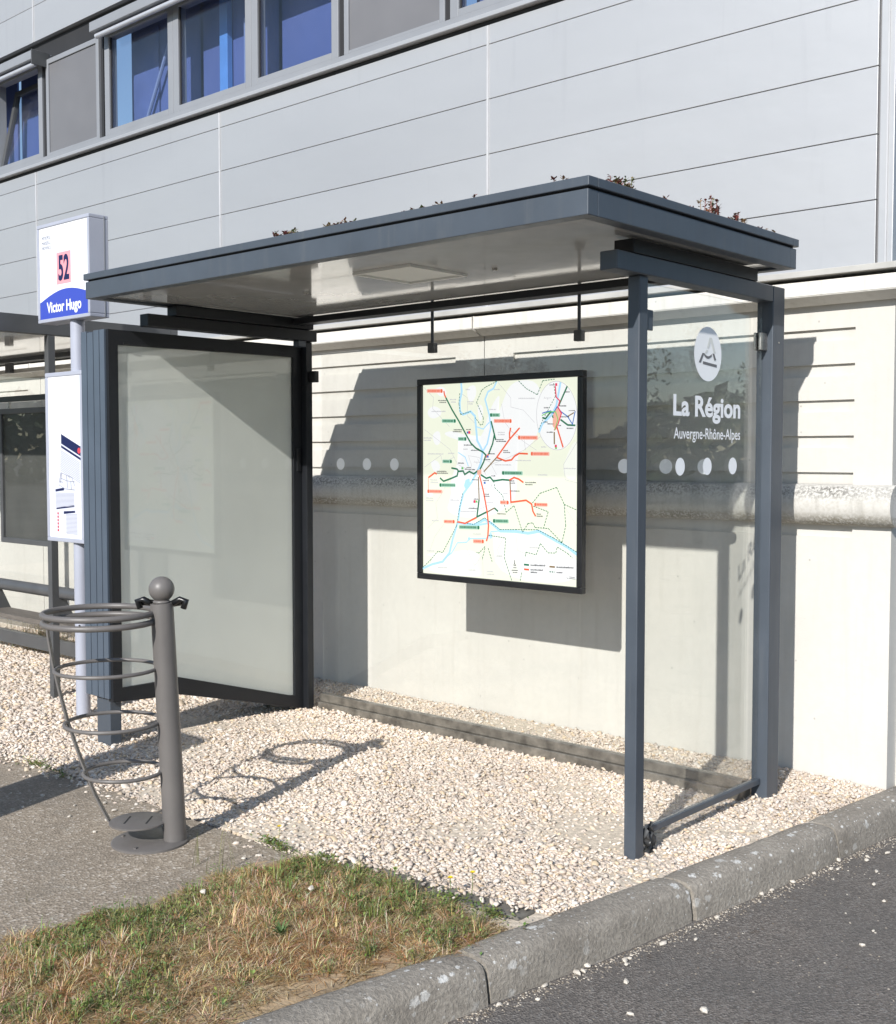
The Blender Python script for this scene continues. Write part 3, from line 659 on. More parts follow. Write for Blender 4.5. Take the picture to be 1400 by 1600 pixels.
# map drawing: sketch coordinates of the print (its four corners below) carried to the sheet
S4 = [(128, 178), (1130, 125), (1110, 1490), (105, 1430)]
W4 = [(0, 1), (1, 1), (1, 0), (0, 0)]
A = []; B = []
for (x, y), (X, Y) in zip(S4, W4):
    A += [[x, y, 1, 0, 0, 0, -X * x, -X * y], [0, 0, 0, x, y, 1, -Y * x, -Y * y]]; B += [X, Y]
Hm = np.linalg.solve(np.array(A, float), np.array(B, float))
def mp2(x, y):
    w = Hm[6] * x + Hm[7] * y + 1; X = (Hm[0] * x + Hm[1] * y + Hm[2]) / w; Y = (Hm[3] * x + Hm[4] * y + Hm[5]) / w
    X = min(1, max(0, X)); Y = min(1, max(0, Y))
    return (MX0 + fwid + X * (MX1 - MX0 - 2 * fwid), MZ0 + fwid + Y * (MZ1 - MZ0 - 2 * fwid))
PC = [0]
def smooth_loop(pts):
    cx = sum(p[0] for p in pts) / len(pts); cy = sum(p[1] for p in pts) / len(pts)
    pts = sorted(pts, key=lambda p: math.atan2(p[1] - cy, p[0] - cx))         # star shaped, so it never crosses itself
    for _ in range(2): pts = [q for a, b in zip(pts, pts[1:] + pts[:1]) for q in ((.75 * a[0] + .25 * b[0], .75 * a[1] + .25 * b[1]), (.25 * a[0] + .75 * b[0], .25 * a[1] + .75 * b[1]))]
    return pts
def mpoly(mb, pts, lay, mi=0):
    if lay < 2: pts = smooth_loop(pts)
    PC[0] += 1; q = [mp2(*p) for p in pts]; y = MY - 0.004 - 0.00045 * lay - (0.00022 * (PC[0] % 14) if lay < 2 else 0.0033)
    bm = bmesh.new(); vs = [bm.verts.new((x, y, z)) for x, z in q]
    try:
        fc = bm.faces.new(vs); r = bmesh.ops.triangulate(bm, faces=[fc])
        bm.verts.index_update(); mb.add([w.co for w in bm.verts], [tuple(w.index for w in g_.verts) for g_ in bm.faces], mi)
    except Exception: pass
    bm.free()
def mline(mb, pts, w, lay, mi=0, dash=None):
    PC[0] += 1; q = [Vector((mp2(*p)[0], 0, mp2(*p)[1])) for p in pts]; y = MY - 0.004 - 0.00045 * lay - 0.0033 - 0.00015 * (PC[0] % 3)
    if dash:
        on, off = dash
        for a, b in zip(q[:-1], q[1:]):
            L = (b - a).length; s = 0
            while s < L:
                s2 = min(L, s + on)
                if s2 - s > 1e-4:
                    d = (b - a).normalized(); nn = Vector((-d.z, 0, d.x)) * w / 2; p0 = a.lerp(b, s / L); p1 = a.lerp(b, s2 / L)
                    mb.add([(p.x, y, p.z) for p in (p0 - nn, p1 - nn, p1 + nn, p0 + nn)], [(0, 1, 2, 3)], mi)
                s = s2 + off
        return
    q2 = [q[0]]
    for p in q[1:]:
        if (p - q2[-1]).length > 1e-4: q2.append(p)
    q = q2; k = len(q); L_ = []
    for i in range(k):
        d0 = (q[i] - q[i - 1]).normalized() if i else (q[1] - q[0]).normalized(); d1 = (q[i + 1] - q[i]).normalized() if i < k - 1 else d0
        t = (d0 + d1); t = t.normalized() if t.length > .1 else d0; nn = Vector((-t.z, 0, t.x)) * (w / 2) / max(.5, t.dot(d1)); L_ += [(q[i].x - nn.x, y, q[i].z - nn.z), (q[i].x + nn.x, y, q[i].z + nn.z)]
    mb.add(L_, [(2 * i, 2 * i + 2, 2 * i + 3, 2 * i + 1) for i in range(k - 1)], mi)
pale = MB()
for pts in [[(235, 500), (330, 470), (420, 560), (500, 560), (590, 430), (560, 330), (640, 300), (640, 210), (700, 150), (870, 142), (900, 300), (860, 540), (720, 640), (730, 760), (720, 940), (560, 1040), (400, 1060), (250, 1010), (300, 930), (340, 880), (300, 770)],
            [(150, 350), (190, 310), (240, 330), (250, 370), (200, 400), (165, 390)], [(200, 200), (260, 180), (290, 230), (240, 260)], [(420, 190), (470, 170), (480, 240), (440, 300), (415, 250)], [(480, 300), (520, 310), (515, 400), (490, 420)], [(180, 500), (235, 470), (240, 560), (200, 580)], [(165, 680), (215, 670), (240, 730), (190, 760)], [(130, 880), (160, 860), (190, 900), (150, 930)],
            [(390, 1080), (470, 1070), (460, 1100), (400, 1105)], [(860, 330), (900, 300), (880, 480), (840, 470)]]: mpoly(pale, pts, 1)
cream = MB()
mpoly(cream, [(107, 1300), (200, 1330), (300, 1290), (400, 1260), (450, 1370), (500, 1300), (520, 1455), (105, 1428)], 1.4)
mpoly(cream, [(560, 1160), (620, 1130), (720, 1140), (860, 1130), (1000, 1200), (1108, 1290), (1108, 1480), (600, 1450)], 1.4)
mpoly(cream, [(1120, 480), (1020, 700), (1040, 780), (1120, 800)], 1.4)
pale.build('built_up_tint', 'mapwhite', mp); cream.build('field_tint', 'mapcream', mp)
gb = MB()
for pts in [[(135, 190), (200, 260), (190, 330), (300, 450)], [(135, 470), (300, 600), (350, 700), (480, 760)], [(420, 640), (440, 700), (430, 800), (480, 860), (560, 850), (600, 760), (560, 680), (480, 650), (420, 640)],
            [(380, 230), (420, 260), (420, 380), (470, 430)], [(620, 160), (700, 260), (700, 320), (780, 340), (850, 420)], [(640, 300), (660, 420), (720, 500), (800, 560), (860, 600)], [(1118, 540), (1030, 690), (1040, 790), (1118, 810)],
            [(1030, 960), (1110, 1090)], [(560, 700), (680, 650), (780, 600), (900, 500)], [(300, 780), (250, 880), (200, 960), (210, 1060), (140, 1130)], [(150, 1290), (190, 1180), (250, 1100)], [(400, 1260), (450, 1370), (500, 1300), (505, 1440)], [(640, 1180), (600, 1260), (640, 1380)],
            [(720, 1150), (730, 1260), (830, 1300)], [(330, 650), (250, 690), (240, 640), (130, 720)], [(700, 480), (780, 520), (790, 600)], [(480, 660), (600, 900), (700, 960)], [(350, 900), (470, 1000), (560, 960)]]: mline(gb, pts, .0022, 2)
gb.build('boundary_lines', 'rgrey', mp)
rv = MB()
mline(rv, [(382, 165), (385, 220), (370, 290), (372, 350), (390, 370), (440, 350), (468, 380), (475, 470), (480, 540), (515, 610), (500, 690), (475, 750), (435, 820), (385, 890), (360, 980), (345, 1080), (310, 1190), (285, 1290), (240, 1350), (170, 1370), (106, 1400)], .013, 3)
mline(rv, [(612, 152), (590, 200), (555, 220), (535, 270), (560, 370), (570, 450), (545, 560), (515, 610)], .010, 3)
mline(rv, [(478, 450), (520, 465), (560, 420)], .006, 3); mline(rv, [(355, 620), (400, 650), (420, 710)], .006, 3)
mline(rv, [(345, 1085), (450, 1100), (520, 1060), (570, 1090), (620, 1135), (720, 1135), (800, 1145), (870, 1130), (960, 1180), (1050, 1230), (1109, 1275)], .016, 3)
mline(rv, [(450, 1105), (540, 1085)], .010, 3); mline(rv, [(240, 1340), (300, 1290), (340, 1220), (400, 1215), (420, 1190), (540, 1185), (560, 1140), (620, 1135)], .006, 3)
mpoly(rv, [(400, 800), (425, 790), (430, 830), (400, 865), (388, 840)], 3.4); mpoly(rv, [(548, 1160), (565, 1150), (568, 1180), (552, 1190)], 3.4); mpoly(rv, [(408, 1185), (422, 1180), (424, 1200), (410, 1202)], 3.4)
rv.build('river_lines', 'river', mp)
gr = MB(); w = .0095
for pts in [[(278, 255), (320, 340), (362, 412), (420, 525), (440, 560), (470, 590), (515, 615), (535, 635), (520, 680), (495, 730)], [(572, 412), (592, 500), (580, 560), (552, 630)], [(592, 500), (600, 535)], [(308, 723), (345, 730), (355, 745), (385, 742), (395, 765), (425, 745), (455, 760), (485, 735)],
            [(352, 745), (345, 775), (300, 795), (255, 812), (232, 790)], [(500, 765), (535, 788), (560, 780), (580, 805), (640, 795), (685, 798)], [(486, 930), (470, 1045), (535, 1010)], [(585, 983), (608, 1005)]]: mline(gr, pts, w, 4)
for pts in [[(1060, 185), (1005, 310)], [(970, 390), (955, 350), (920, 395), (900, 388)], [(1015, 400), (1060, 435), (1108, 437)]]: mline(gr, pts, .009, 7)
mline(gr, [(772, 1352), (805, 1354)], .010, 8)
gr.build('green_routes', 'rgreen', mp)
gd = MB()
for pts in [[(612, 153), (540, 190), (515, 210), (480, 290), (522, 390), (520, 430), (505, 440), (470, 390)], [(752, 150), (800, 200), (870, 240), (905, 150), (980, 140)], [(583, 805), (590, 850), (640, 900), (660, 1010), (712, 965), (765, 1140), (800, 1080), (830, 1075), (845, 1105), (930, 1110), (1015, 1200), (1040, 1090), (1032, 950), (1112, 985)],
            [(830, 945), (880, 880), (985, 840), (1032, 950)], [(835, 965), (930, 1000), (900, 1105)], [(372, 230), (365, 300), (375, 370), (440, 350)], [(380, 890), (355, 1000), (335, 1110), (240, 1290), (210, 1280), (160, 1340), (106, 1395)], [(345, 1085), (450, 1095), (520, 1050), (620, 1125), (720, 1122), (860, 1120), (960, 1170), (1109, 1260)],
            [(545, 1165), (655, 1180), (645, 1310), (690, 1460)], [(745, 1460), (785, 1270), (850, 1285), (878, 1210), (925, 1270), (975, 1270), (985, 1230), (1050, 1270), (1080, 1300)], [(520, 1240), (480, 1285), (460, 1280)], [(520, 1250), (500, 1330)], [(540, 1250), (565, 1340)]]: mline(gd, pts, .0042, 4.4, dash=(.012, .005))
mline(gd, [(975, 165), (985, 250), (905, 400), (875, 470)], .004, 7, dash=(.01, .006)); mline(gd, [(935, 1394), (968, 1395)], .006, 8, dash=(.01, .005))
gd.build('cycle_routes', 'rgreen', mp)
rr = MB()
for pts in [[(268, 215), (272, 240), (280, 258)], [(605, 650), (690, 530), (755, 455)], [(690, 525), (690, 490), (698, 455)], [(605, 650), (660, 672), (700, 665), (720, 640), (750, 622), (805, 624)], [(155, 790), (198, 757), (212, 765)], [(685, 798), (715, 780), (745, 790), (775, 812)],
            [(690, 862), (692, 943), (790, 928), (825, 952), (833, 1000), (850, 1032)], [(342, 1080), (392, 1090), (468, 1048)], [(492, 770), (515, 870), (538, 1010), (545, 1100), (540, 1170), (530, 1205)], [(552, 630), (535, 650)]]: mline(rr, pts, .0095, 4.8)
mline(rr, [(154, 795), (154, 870)], .003, 4.8); mline(rr, [(990, 440), (1030, 580)], .009, 7.4); mline(rr, [(772, 1383), (805, 1385)], .010, 8)
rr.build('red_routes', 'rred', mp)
br = MB()
for pts in [[(520, 745), (605, 650)], [(484, 780), (487, 930)], [(688, 798), (690, 862)], [(540, 1010), (585, 983)]]: mline(br, pts, .007, 5)
mline(br, [(975, 480), (975, 560)], .008, 7.2); mline(br, [(1060, 380), (1100, 355)], .006, 7.2); mline(br, [(935, 1360), (970, 1362)], .009, 8); br.build('brown_routes', 'rbrown', mp)
# inset oval and legend box
ins = MB(); cx_, cy_, ra, rb_ = 992, 375, 128, 222
mpoly(ins, [(cx_ + ra * math.cos(t * math.pi / 24), cy_ + rb_ * math.sin(t * math.pi / 24)) for t in range(48)], 6)
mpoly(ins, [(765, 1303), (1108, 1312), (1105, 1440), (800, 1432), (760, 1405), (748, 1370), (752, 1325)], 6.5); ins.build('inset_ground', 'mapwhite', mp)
gb = MB(); mline(gb, [(cx_ + ra * math.cos(t * math.pi / 24), cy_ + rb_ * math.sin(t * math.pi / 24)) for t in range(49)], .003, 6.6); gb.build('inset_border', 'rgrey', mp)
o_ = MB(); mline(o_, [(1018, 160), (990, 310), (960, 370), (900, 430), (878, 485)], .012, 6.8); o_.build('inset_river', 'river', mp)
o_ = MB(); mpoly(o_, [(990, 320), (1020, 350), (1010, 410), (985, 470), (965, 440), (968, 370)], 7); mpoly(o_, [(480, 735), (505, 730), (505, 760), (490, 770), (476, 762)], 7); o_.build('town_centre', 'salmon', mp)
o_ = MB(); mline(o_, [(985, 185), (990, 255), (1012, 280), (1000, 320), (1022, 360), (1000, 430), (975, 470)], .007, 7.6); o_.build('inset_crimson_line', 'crimson', mp)
o_ = MB(); mline(o_, [(900, 360), (930, 350), (955, 345), (970, 360), (995, 318), (1020, 350), (1060, 380), (1090, 430), (1108, 345)], .006, 7.8); o_.build('inset_blue_line', 'mblue', mp)
o_ = MB(); mline(o_, [(898, 375), (930, 358), (955, 350), (985, 350), (1000, 400), (978, 470)], .005, 8); o_.build('inset_lime_line', 'lime', mp)
# name pills with illegible names as broken bars
def pills(lst, cfill, cink, nm):
    a = MB(); b = MB()
    for (x0, y0, x1, y1, side) in lst:
        mpoly(a, [(x0 + 4, y0), (x1 - 4, y0), (x1, y0 + 5), (x1, y1 - 5), (x1 - 4, y1), (x0 + 4, y1), (x0, y1 - 5), (x0, y0 + 5)], 8)
        ym = (y0 + y1) / 2; h = (y1 - y0)
        cxp = x0 + 8 if side == 'l' else x1 - 8
        mpoly(b, [(cxp + 7 * math.cos(t * .785), ym + h * .5 * math.sin(t * .785)) for t in range(8)], 8.6)
        xa, xb = (x0 + 18, x1 - 6) if side == 'l' else (x0 + 6, x1 - 18)
        x = xa
        while x < xb - 3:
            wd = random.uniform(2.5, 4.5); mpoly(b, [(x, ym - h * .28), (x + wd, ym - h * .28), (x + wd, ym + h * .28), (x, ym + h * .28)], 8.6); x += wd + random.uniform(1.0, 2.2)
    a.build(nm + '_pill', cfill, mp); b.build(nm + '_pill_name', cink, mp)
pills([(252, 400, 345, 425, 'r'), (356, 518, 412, 543, 'r'), (566, 360, 632, 385, 'l'), (252, 668, 315, 692, 'r'), (228, 825, 335, 850, 'l'), (638, 738, 772, 764, 'l'), (352, 1102, 488, 1128, 'r'), (575, 1055, 677, 1082, 'l')], 'pillg', 'rgreen', 'green')
pills([(157, 202, 262, 228, 'r'), (590, 398, 706, 424, 'r'), (744, 505, 872, 532, 'l'), (824, 610, 944, 636, 'l'), (147, 868, 248, 893, 'l'), (622, 932, 680, 958, 'r'), (842, 942, 928, 967, 'l'), (252, 1068, 326, 1092, 'r'), (443, 1194, 515, 1220, 'r')], 'pillr', 'rred', 'red')
# illegible place names
def names(lst, ink, nm, lay=8):
    a = MB()
    for (x, y, w_, h) in lst:
        xx = x
        while xx < x + w_:
            q = random.uniform(3, 6); hh = h * random.uniform(.7, 1); mpoly(a, [(xx, y - hh), (xx + q, y - hh), (xx + q, y), (xx, y)], lay); xx += q + random.uniform(1.2, 2.5)
    a.build(nm, ink, mp)
names([(232, 282, 50, 8), (240, 294, 42, 8), (330, 474, 52, 8), (324, 486, 58, 8), (412, 472, 26, 8), (395, 574, 48, 8), (440, 608, 50, 8), (560, 630, 34, 8), (528, 668, 38, 8), (600, 536, 54, 8), (604, 548, 64, 8), (598, 672, 34, 8), (650, 608, 28, 8), (650, 620, 42, 8), (214, 750, 62, 8), (214, 762, 70, 8), (355, 694, 36, 8), (410, 722, 22, 8), (398, 734, 40, 8), (446, 736, 16, 8), (570, 775, 24, 8), (446, 802, 34, 8), (514, 806, 34, 8), (690, 806, 28, 8), (692, 820, 30, 8), (788, 814, 68, 8), (788, 828, 46, 8), (694, 872, 52, 8), (526, 896, 26, 8), (520, 910, 32, 8), (452, 930, 28, 8), (418, 992, 54, 8), (606, 1024, 50, 8), (858, 1020, 28, 8), (858, 1034, 36, 8),
       (815, 1360, 90, 12), (815, 1390, 76, 11), (815, 1407, 42, 11), (980, 1368, 108, 12), (980, 1402, 36, 11), (704, 1378, 18, 8), (700, 1410, 26, 8), (1046, 226, 28, 8), (1010, 316, 42, 9), (1018, 386, 48, 8), (912, 328, 30, 8), (908, 420, 28, 8), (934, 432, 36, 8), (1002, 442, 16, 8), (1054, 460, 38, 9), (928, 486, 36, 8), (948, 180, 36, 6), (1068, 345, 40, 6)], 'ink', 'place_names', 9)
names([(186, 354, 88, 9), (308, 276, 38, 9), (314, 292, 32, 9), (412, 210, 24, 9), (424, 290, 38, 9), (426, 304, 30, 9), (596, 210, 32, 9), (564, 340, 40, 9), (752, 268, 106, 9), (130, 530, 52, 9), (130, 545, 46, 9), (156, 635, 98, 9), (290, 630, 40, 9), (388, 602, 26, 9), (616, 490, 40, 9), (616, 504, 42, 9), (728, 672, 92, 9), (594, 702, 104, 9), (170, 808, 42, 9), (170, 824, 44, 9), (138, 930, 44, 9), (138, 946, 50, 9), (300, 940, 52, 9), (536, 950, 42, 9), (642, 888, 30, 9), (868, 764, 58, 9), (1032, 720, 78, 9), (174, 1080, 46, 9), (366, 1014, 98, 9), (444, 1162, 50, 9), (136, 1284, 44, 9), (210, 1394, 58, 9), (410, 1404, 48, 9), (530, 1410, 44, 9), (530, 1428, 46, 9), (590, 1305, 44, 9), (810, 1242, 66, 9), (892, 582, 32, 9)], 'rgrey', 'commune_names', 9)
tx = MB(); a_ = mp2(912, 268); text(tx, 'Angers', .018, (a_[0], MY - .0125, a_[1]), (1, 0, 0), (0, 0, 1), depth=0); a_ = mp2(458, 688); text(tx, 'Angers', .016, (a_[0], MY - .0125, a_[1]), (1, 0, 0), (0, 0, 1), depth=0); tx.build('town_name', 'rgrey', mp)
o_ = MB()
for (x, y) in ((415, 488), (542, 645), (376, 724), (520, 818), (450, 944)): mpoly(o_, [(x, y - 7), (x + 12, y - 7), (x + 12, y + 7), (x, y + 7)], 9)
o_.build('line_badge', 'mblue', mp)
o_ = MB()
for (x, y) in ((425, 487), (452, 943), (985, 175), (978, 572)): mpoly(o_, [(x, y - 9), (x + 13, y - 9), (x + 13, y + 9), (x, y + 9)], 9.5)
o_.build('red_badge', 'crimson', mp)
o_ = MB()
for (x, y) in ((378, 724), (466, 943), (980, 584)): mpoly(o_, [(x, y - 7), (x + 11, y - 7), (x + 11, y + 7), (x, y + 7)], 9.5)
o_.build('lime_badge', 'lime', mp)
o_ = MB(); mline(o_, [(692, 1392), (732, 1392)], .004, 9); mline(o_, [(706, 1360), (712, 1345), (720, 1360), (706, 1360)], .003, 9); mline(o_, [(712, 1325), (712, 1345)], .004, 9); mline(o_, [(1046, 1420), (1046, 1434), (1056, 1434)], .002, 9); mline(o_, [(1060, 1424), (1095, 1426)], .003, 9); mline(o_, [(1060, 1434), (1100, 1436)], .003, 9); o_.build('scale_bar', 'ink', mp)

for ch in mp.children:
    if ch.name.split('.')[0] not in ('frame', 'back_sheet', 'map_sheet'): ch['kind'] = 'stuff'

# ------------------------------------------------------------ litter bin
RT = Vector((math.cos(YAW), math.sin(YAW), 0)); AX = -RT
BP = Vector((-4.0, 2.745, 0.002))
bn = thing('litter_bin', BP, 'grey tubular litter bin with open hoops and a ball topped post on the footpath', 'litter bin')
lean = AX * 0.045
MB().sweep([BP + Vector((0, 0, 0.0)), BP + lean * .5 + Vector((0, 0, .5)), BP + lean + Vector((0, 0, 0.992))], 0.0465, 28).build('post', 'bin', bn, smooth=True, autos=50)
tp = BP + lean + Vector((0, 0, 1.0)); prof = [(0.0335, -0.008), (0.036, 0.0), (0.028, 0.006)]
for q in range(3, 25): th = -math.pi / 2 + math.pi * q / 25; prof.append((0.052 * math.cos(th), 0.05 + 0.052 * math.sin(th)))
MB().lathe(tp, prof, 32).build('ball_finial', 'bin', bn, smooth=True)
def ring(z, R, r, name='hoop', gap=0.0):
    base = BP + lean * (z / 1.0); c = base + AX * (R + 0.036) + Vector((0, 0, z)); k = 56
    pts = [c + AX * (-R * math.cos(2 * math.pi * i / k)) + Vector((-AX.y, AX.x, 0)) * (R * math.sin(2 * math.pi * i / k)) for i in range(k)]
    MB().sweep(pts, r, 12, True).build(name, 'bin', bn, smooth=True); return c
ring(0.952, 0.222, 0.0125); ring(0.917, 0.222, 0.0125)
ring(0.722, 0.205, 0.008); ring(0.500, 0.192, 0.008); ring(0.295, 0.160, 0.008)
cpl = BP + AX * (0.118 + 0.035) + Vector((0, 0, 0.085))
MB().lathe(cpl, [(0.112, -0.006), (0.118, -0.003), (0.118, 0.003), (0.112, 0.006)], 40).build('basket_plate', 'bin', bn, smooth=True, autos=40)
sl = MB()
for s_ in (-0.045, 0.045):
    for q in (1,):
        c = cpl + AX * s_ + Vector((0, 0, 0.0065)); a = Vector((-AX.y, AX.x, 0))
        sl.add([c - a * .05 - AX * .004, c + a * .05 - AX * .004, c + a * .05 + AX * .004, c - a * .05 + AX * .004], [(0, 1, 2, 3)])
sl.build('drain_slot', 'dark', bn)
cb = BP + AX * 0.105 + Vector((0, 0, 0.0))
MB().lathe(cb, [(0.157, 0.0), (0.157, 0.008), (0.150, 0.012)], 44).build('base_plate', 'bin', bn, smooth=True, autos=40)
for q in range(4):
    a = q * 1.57 + .5; c = cb + Vector((math.cos(a) * .125, math.sin(a) * .125, .012)); MB().cyl(c, c + Vector((0, 0, .006)), 0.008, n=6).build('anchor_bolt', 'bin', bn)
# outer strap
st = []
for (d, z) in ((0.478, 0.935), (0.474, 0.86), (0.462, 0.75), (0.440, 0.62), (0.415, 0.50), (0.372, 0.35), (0.322, 0.20), (0.268, 0.085)):
    st.append(BP + AX * d + lean * z + Vector((0, 0, z)))
side = Vector((-AX.y, AX.x, 0)); v = []; f = []
for i, p_ in enumerate(st):
    for (a, b) in ((-.013, -.0035), (.013, -.0035), (.013, .0035), (-.013, .0035)): v.append(p_ + side * a + AX * b)
    if i:
        b0 = 4 * (i - 1); f += [(b0 + j, b0 + (j + 1) % 4, b0 + 4 + (j + 1) % 4, b0 + 4 + j) for j in range(4)]
MB().add(v, f + [(0, 1, 2, 3)]).build('strap', 'bin', bn)
# black bag clip behind the neck
bc = []
for i in range(15):
    a = math.pi * (i / 14); bc.append(tp + RT * (0.088 * math.cos(a)) + Vector((-RT.y, RT.x, 0)) * (0.015 + 0.055 * math.sin(a)) + Vector((0, 0, -0.025 + 0.018 * abs(math.cos(a)))))
MB().sweep(bc, 0.014, 10).build('bag_clip', 'black', bn, smooth=True)
for s_ in (-1, 1): MB().sweep([tp + RT * s_ * .088 + Vector((0, 0, -.03)), tp + RT * s_ * .10 + Vector((0, 0, .002)), tp + RT * s_ * .075 + Vector((0, 0, .008)), tp + RT * s_ * .045 + Vector((0, 0, -.008))], 0.013, 10).build('clip_hook', 'black', bn, smooth=True)

# ------------------------------------------------------------ bus stop sign
PX, PYc = -6.40, 3.735
bs = thing('bus_stop_sign', (PX, PYc, 0), 'pale grey bus stop pole with white 52 Victor Hugo flag and a timetable case', 'bus stop sign')
pole = MB().cyl((PX, PYc, -0.02), (PX, PYc, 2.42), 0.043, n=28).build('pole', 'signgrey', bs, smooth=True, autos=50)
for z in (0.62, 0.56): MB().cyl((PX + .028, PYc - .036, z), (PX + .024, PYc - .028, z), 0.006, n=10).build('bolt_hole', 'dark', pole)
def caseb(name, x0, x1, y0, y1, z0, z1, b, face):
    o = MB()
    for (a0, a1, c0, c1) in ((x0, x1, z1 - b, z1), (x0, x1, z0, z0 + b), (x0, x0 + b, z0 + b, z1 - b), (x1 - b, x1, z0 + b, z1 - b)): o.box(a0, a1, y0, y1, c0, c1)
    o = o.build(name, 'signgrey', bs, bevel=0.004)
    box('face', face, o, x0 + b, x1 - b, y0 + .006, y1 - .01, z0 + b, z1 - b, bevel=0)
    return o
fl = caseb('sign_box', -6.752, -6.150, 3.67, 3.80, 2.415, 3.015, 0.022, 'white')
box('side_groove', 'frame', fl, -6.1495, -6.147, 3.768, 3.774, 2.42, 3.01, bevel=0)
FYs = 3.6755
def X_(s): return -6.73 + s * 0.558
def Z_(t): return 2.437 + t * 0.556
p_ = MB(); p_.add([(X_(.36), FYs, Z_(.355)), (X_(.655), FYs, Z_(.355)), (X_(.655), FYs, Z_(.70)), (X_(.36), FYs, Z_(.70))], [(0, 1, 2, 3)]); p_.build('number_square', 'pink', fl)
p_ = MB(); text(p_, '52', 0.205, (X_(.51), FYs - .001, Z_(.405)), (1, 0, 0), (0, 0, 1), width=.125, bold=.03, align='CENTER', depth=0); p_.build('route_number', 'navy', fl)
arc = [(0, 0), (1, 0)] + [(1 - t / 20, 0.195 + 0.105 * math.sin(math.pi * min(1, (1 - t / 20) * .93 + .0)) - .02 * (t / 20 - .5)) for t in range(21)]
p_ = MB(); p_.add([(X_(a), FYs, Z_(b)) for a, b in arc], [tuple(range(len(arc)))]); p_.build('blue_field', 'royal', fl)
p_ = MB(); text(p_, 'Victor Hugo', 0.090, (X_(.50), FYs - .001, Z_(.065)), (1, 0, 0), (0, 0, 1), width=.40, bold=.028, align='CENTER', depth=0); p_.build('stop_name', 'white', fl)
p_ = MB()
for i, s_ in enumerate(('MÉTROPOLE', 'MARSEILLE', 'PROVENCE')): text(p_, s_, 0.030, (X_(.06), FYs - .001, Z_(.87 - i * .055)), (1, 0, 0), (0, 0, 1), width=.105, depth=0)
p_.build('operator_logo', 'greytext', fl)
tc = caseb('timetable_case', -6.683, -6.255, 3.67, 3.745, 1.068, 2.105, 0.026, 'white')
def TX(s): return -6.657 + s * 0.376
def TZ(t): return 1.094 + t * 0.985
def sheet(pts, m_, lay, nm): q = MB(); q.add([(TX(a), 3.6755 - .0006 * lay, TZ(b)) for a, b in pts], [tuple(range(len(pts)))]); return q.build(nm, m_, tc)
M['paper'] = mat('paper', (0.60, 0.62, 0.70), 0.6, var=0.02)
sheet([(.30, .30), (.86, .255), (1, .40), (1, .555), (.40, .635)], 'paper', 1, 'timetable_sheet')
sheet([(.16, .04), (.90, .02), (.92, .28), (.16, .32)], 'paper', 2, 'timetable_sheet')
sheet([(.40, .585), (1.0, .505), (1.0, .565), (.40, .645)], 'navy', 3, 'header_band'); sheet([(.40, .56), (1, .48), (1, .495), (.40, .575)], 'navy', 3, 'header_band')
sheet([(.20, .285), (.47, .295), (.47, .312), (.20, .30)], 'navy', 3, 'header_band'); sheet([(.22, .175), (.78, .195), (.78, .205), (.22, .185)], 'navy', 3, 'header_band'); sheet([(.45, .148), (.80, .16), (.80, .172), (.45, .165)], 'navy', 3, 'header_band')
q = MB()
for i in range(12):
    b = .545 - i * .011 - .01; q.add([(TX(a), 3.6735, TZ(c)) for a, c in ((.36, b + .008), (.96, b - .07), (.96, b - .067), (.36, b + .011))], [(0, 1, 2, 3)])
for i in range(12):
    b = .275 - i * .0075; q.add([(TX(a), 3.6735, TZ(c)) for a, c in ((.2, b), (.78, b + .004), (.78, b + .0065), (.2, b + .0025))], [(0, 1, 2, 3)])
for i in range(16):
    b = .145 - i * .008; q.add([(TX(a), 3.6735, TZ(c)) for a, c in ((.52, b), (.86, b + .003), (.86, b + .0055), (.52, b + .0025))], [(0, 1, 2, 3)])
q.build('timetable_rows', 'greytext', tc)['kind'] = 'stuff'
q = MB()
def tl(a, b, w_=.006):
    A_ = Vector((TX(a[0]), 3.673, TZ(a[1]))); B_ = Vector((TX(b[0]), 3.673, TZ(b[1]))); d = (B_ - A_).normalized(); nn = Vector((-d.z, 0, d.x)) * w_ / 2; q.add([A_ - nn, B_ - nn, B_ + nn, A_ + nn], [(0, 1, 2, 3)])
for a, b in [((.38, .405), (.72, .375)), ((.72, .375), (.80, .325)), ((.38, .405), (.30, .33)), ((.30, .33), (.50, .305)), ((.50, .305), (.80, .30)), ((.55, .39), (.58, .31)), ((.38, .37), (.56, .355)), ((.40, .40), (.36, .34)), ((.60, .385), (.66, .37)), ((.56, .355), (.80, .35)), ((.68, .35), (.70, .30)), ((.34, .35), (.44, .345))]: tl(a, b, .0035)
q.build('street_plan', 'greytext', tc)
q = MB()
for i in range(6): disc(q, (TX(.27), 3.673, TZ(.150 - i * .021)), .008, (1, 0, 0), (0, 0, 1), 0)
disc(q, (TX(.95), 3.673, TZ(.54)), .018, (1, 0, 0), (0, 0, 1), 0); q.build('route_bullet', 'redp', tc)

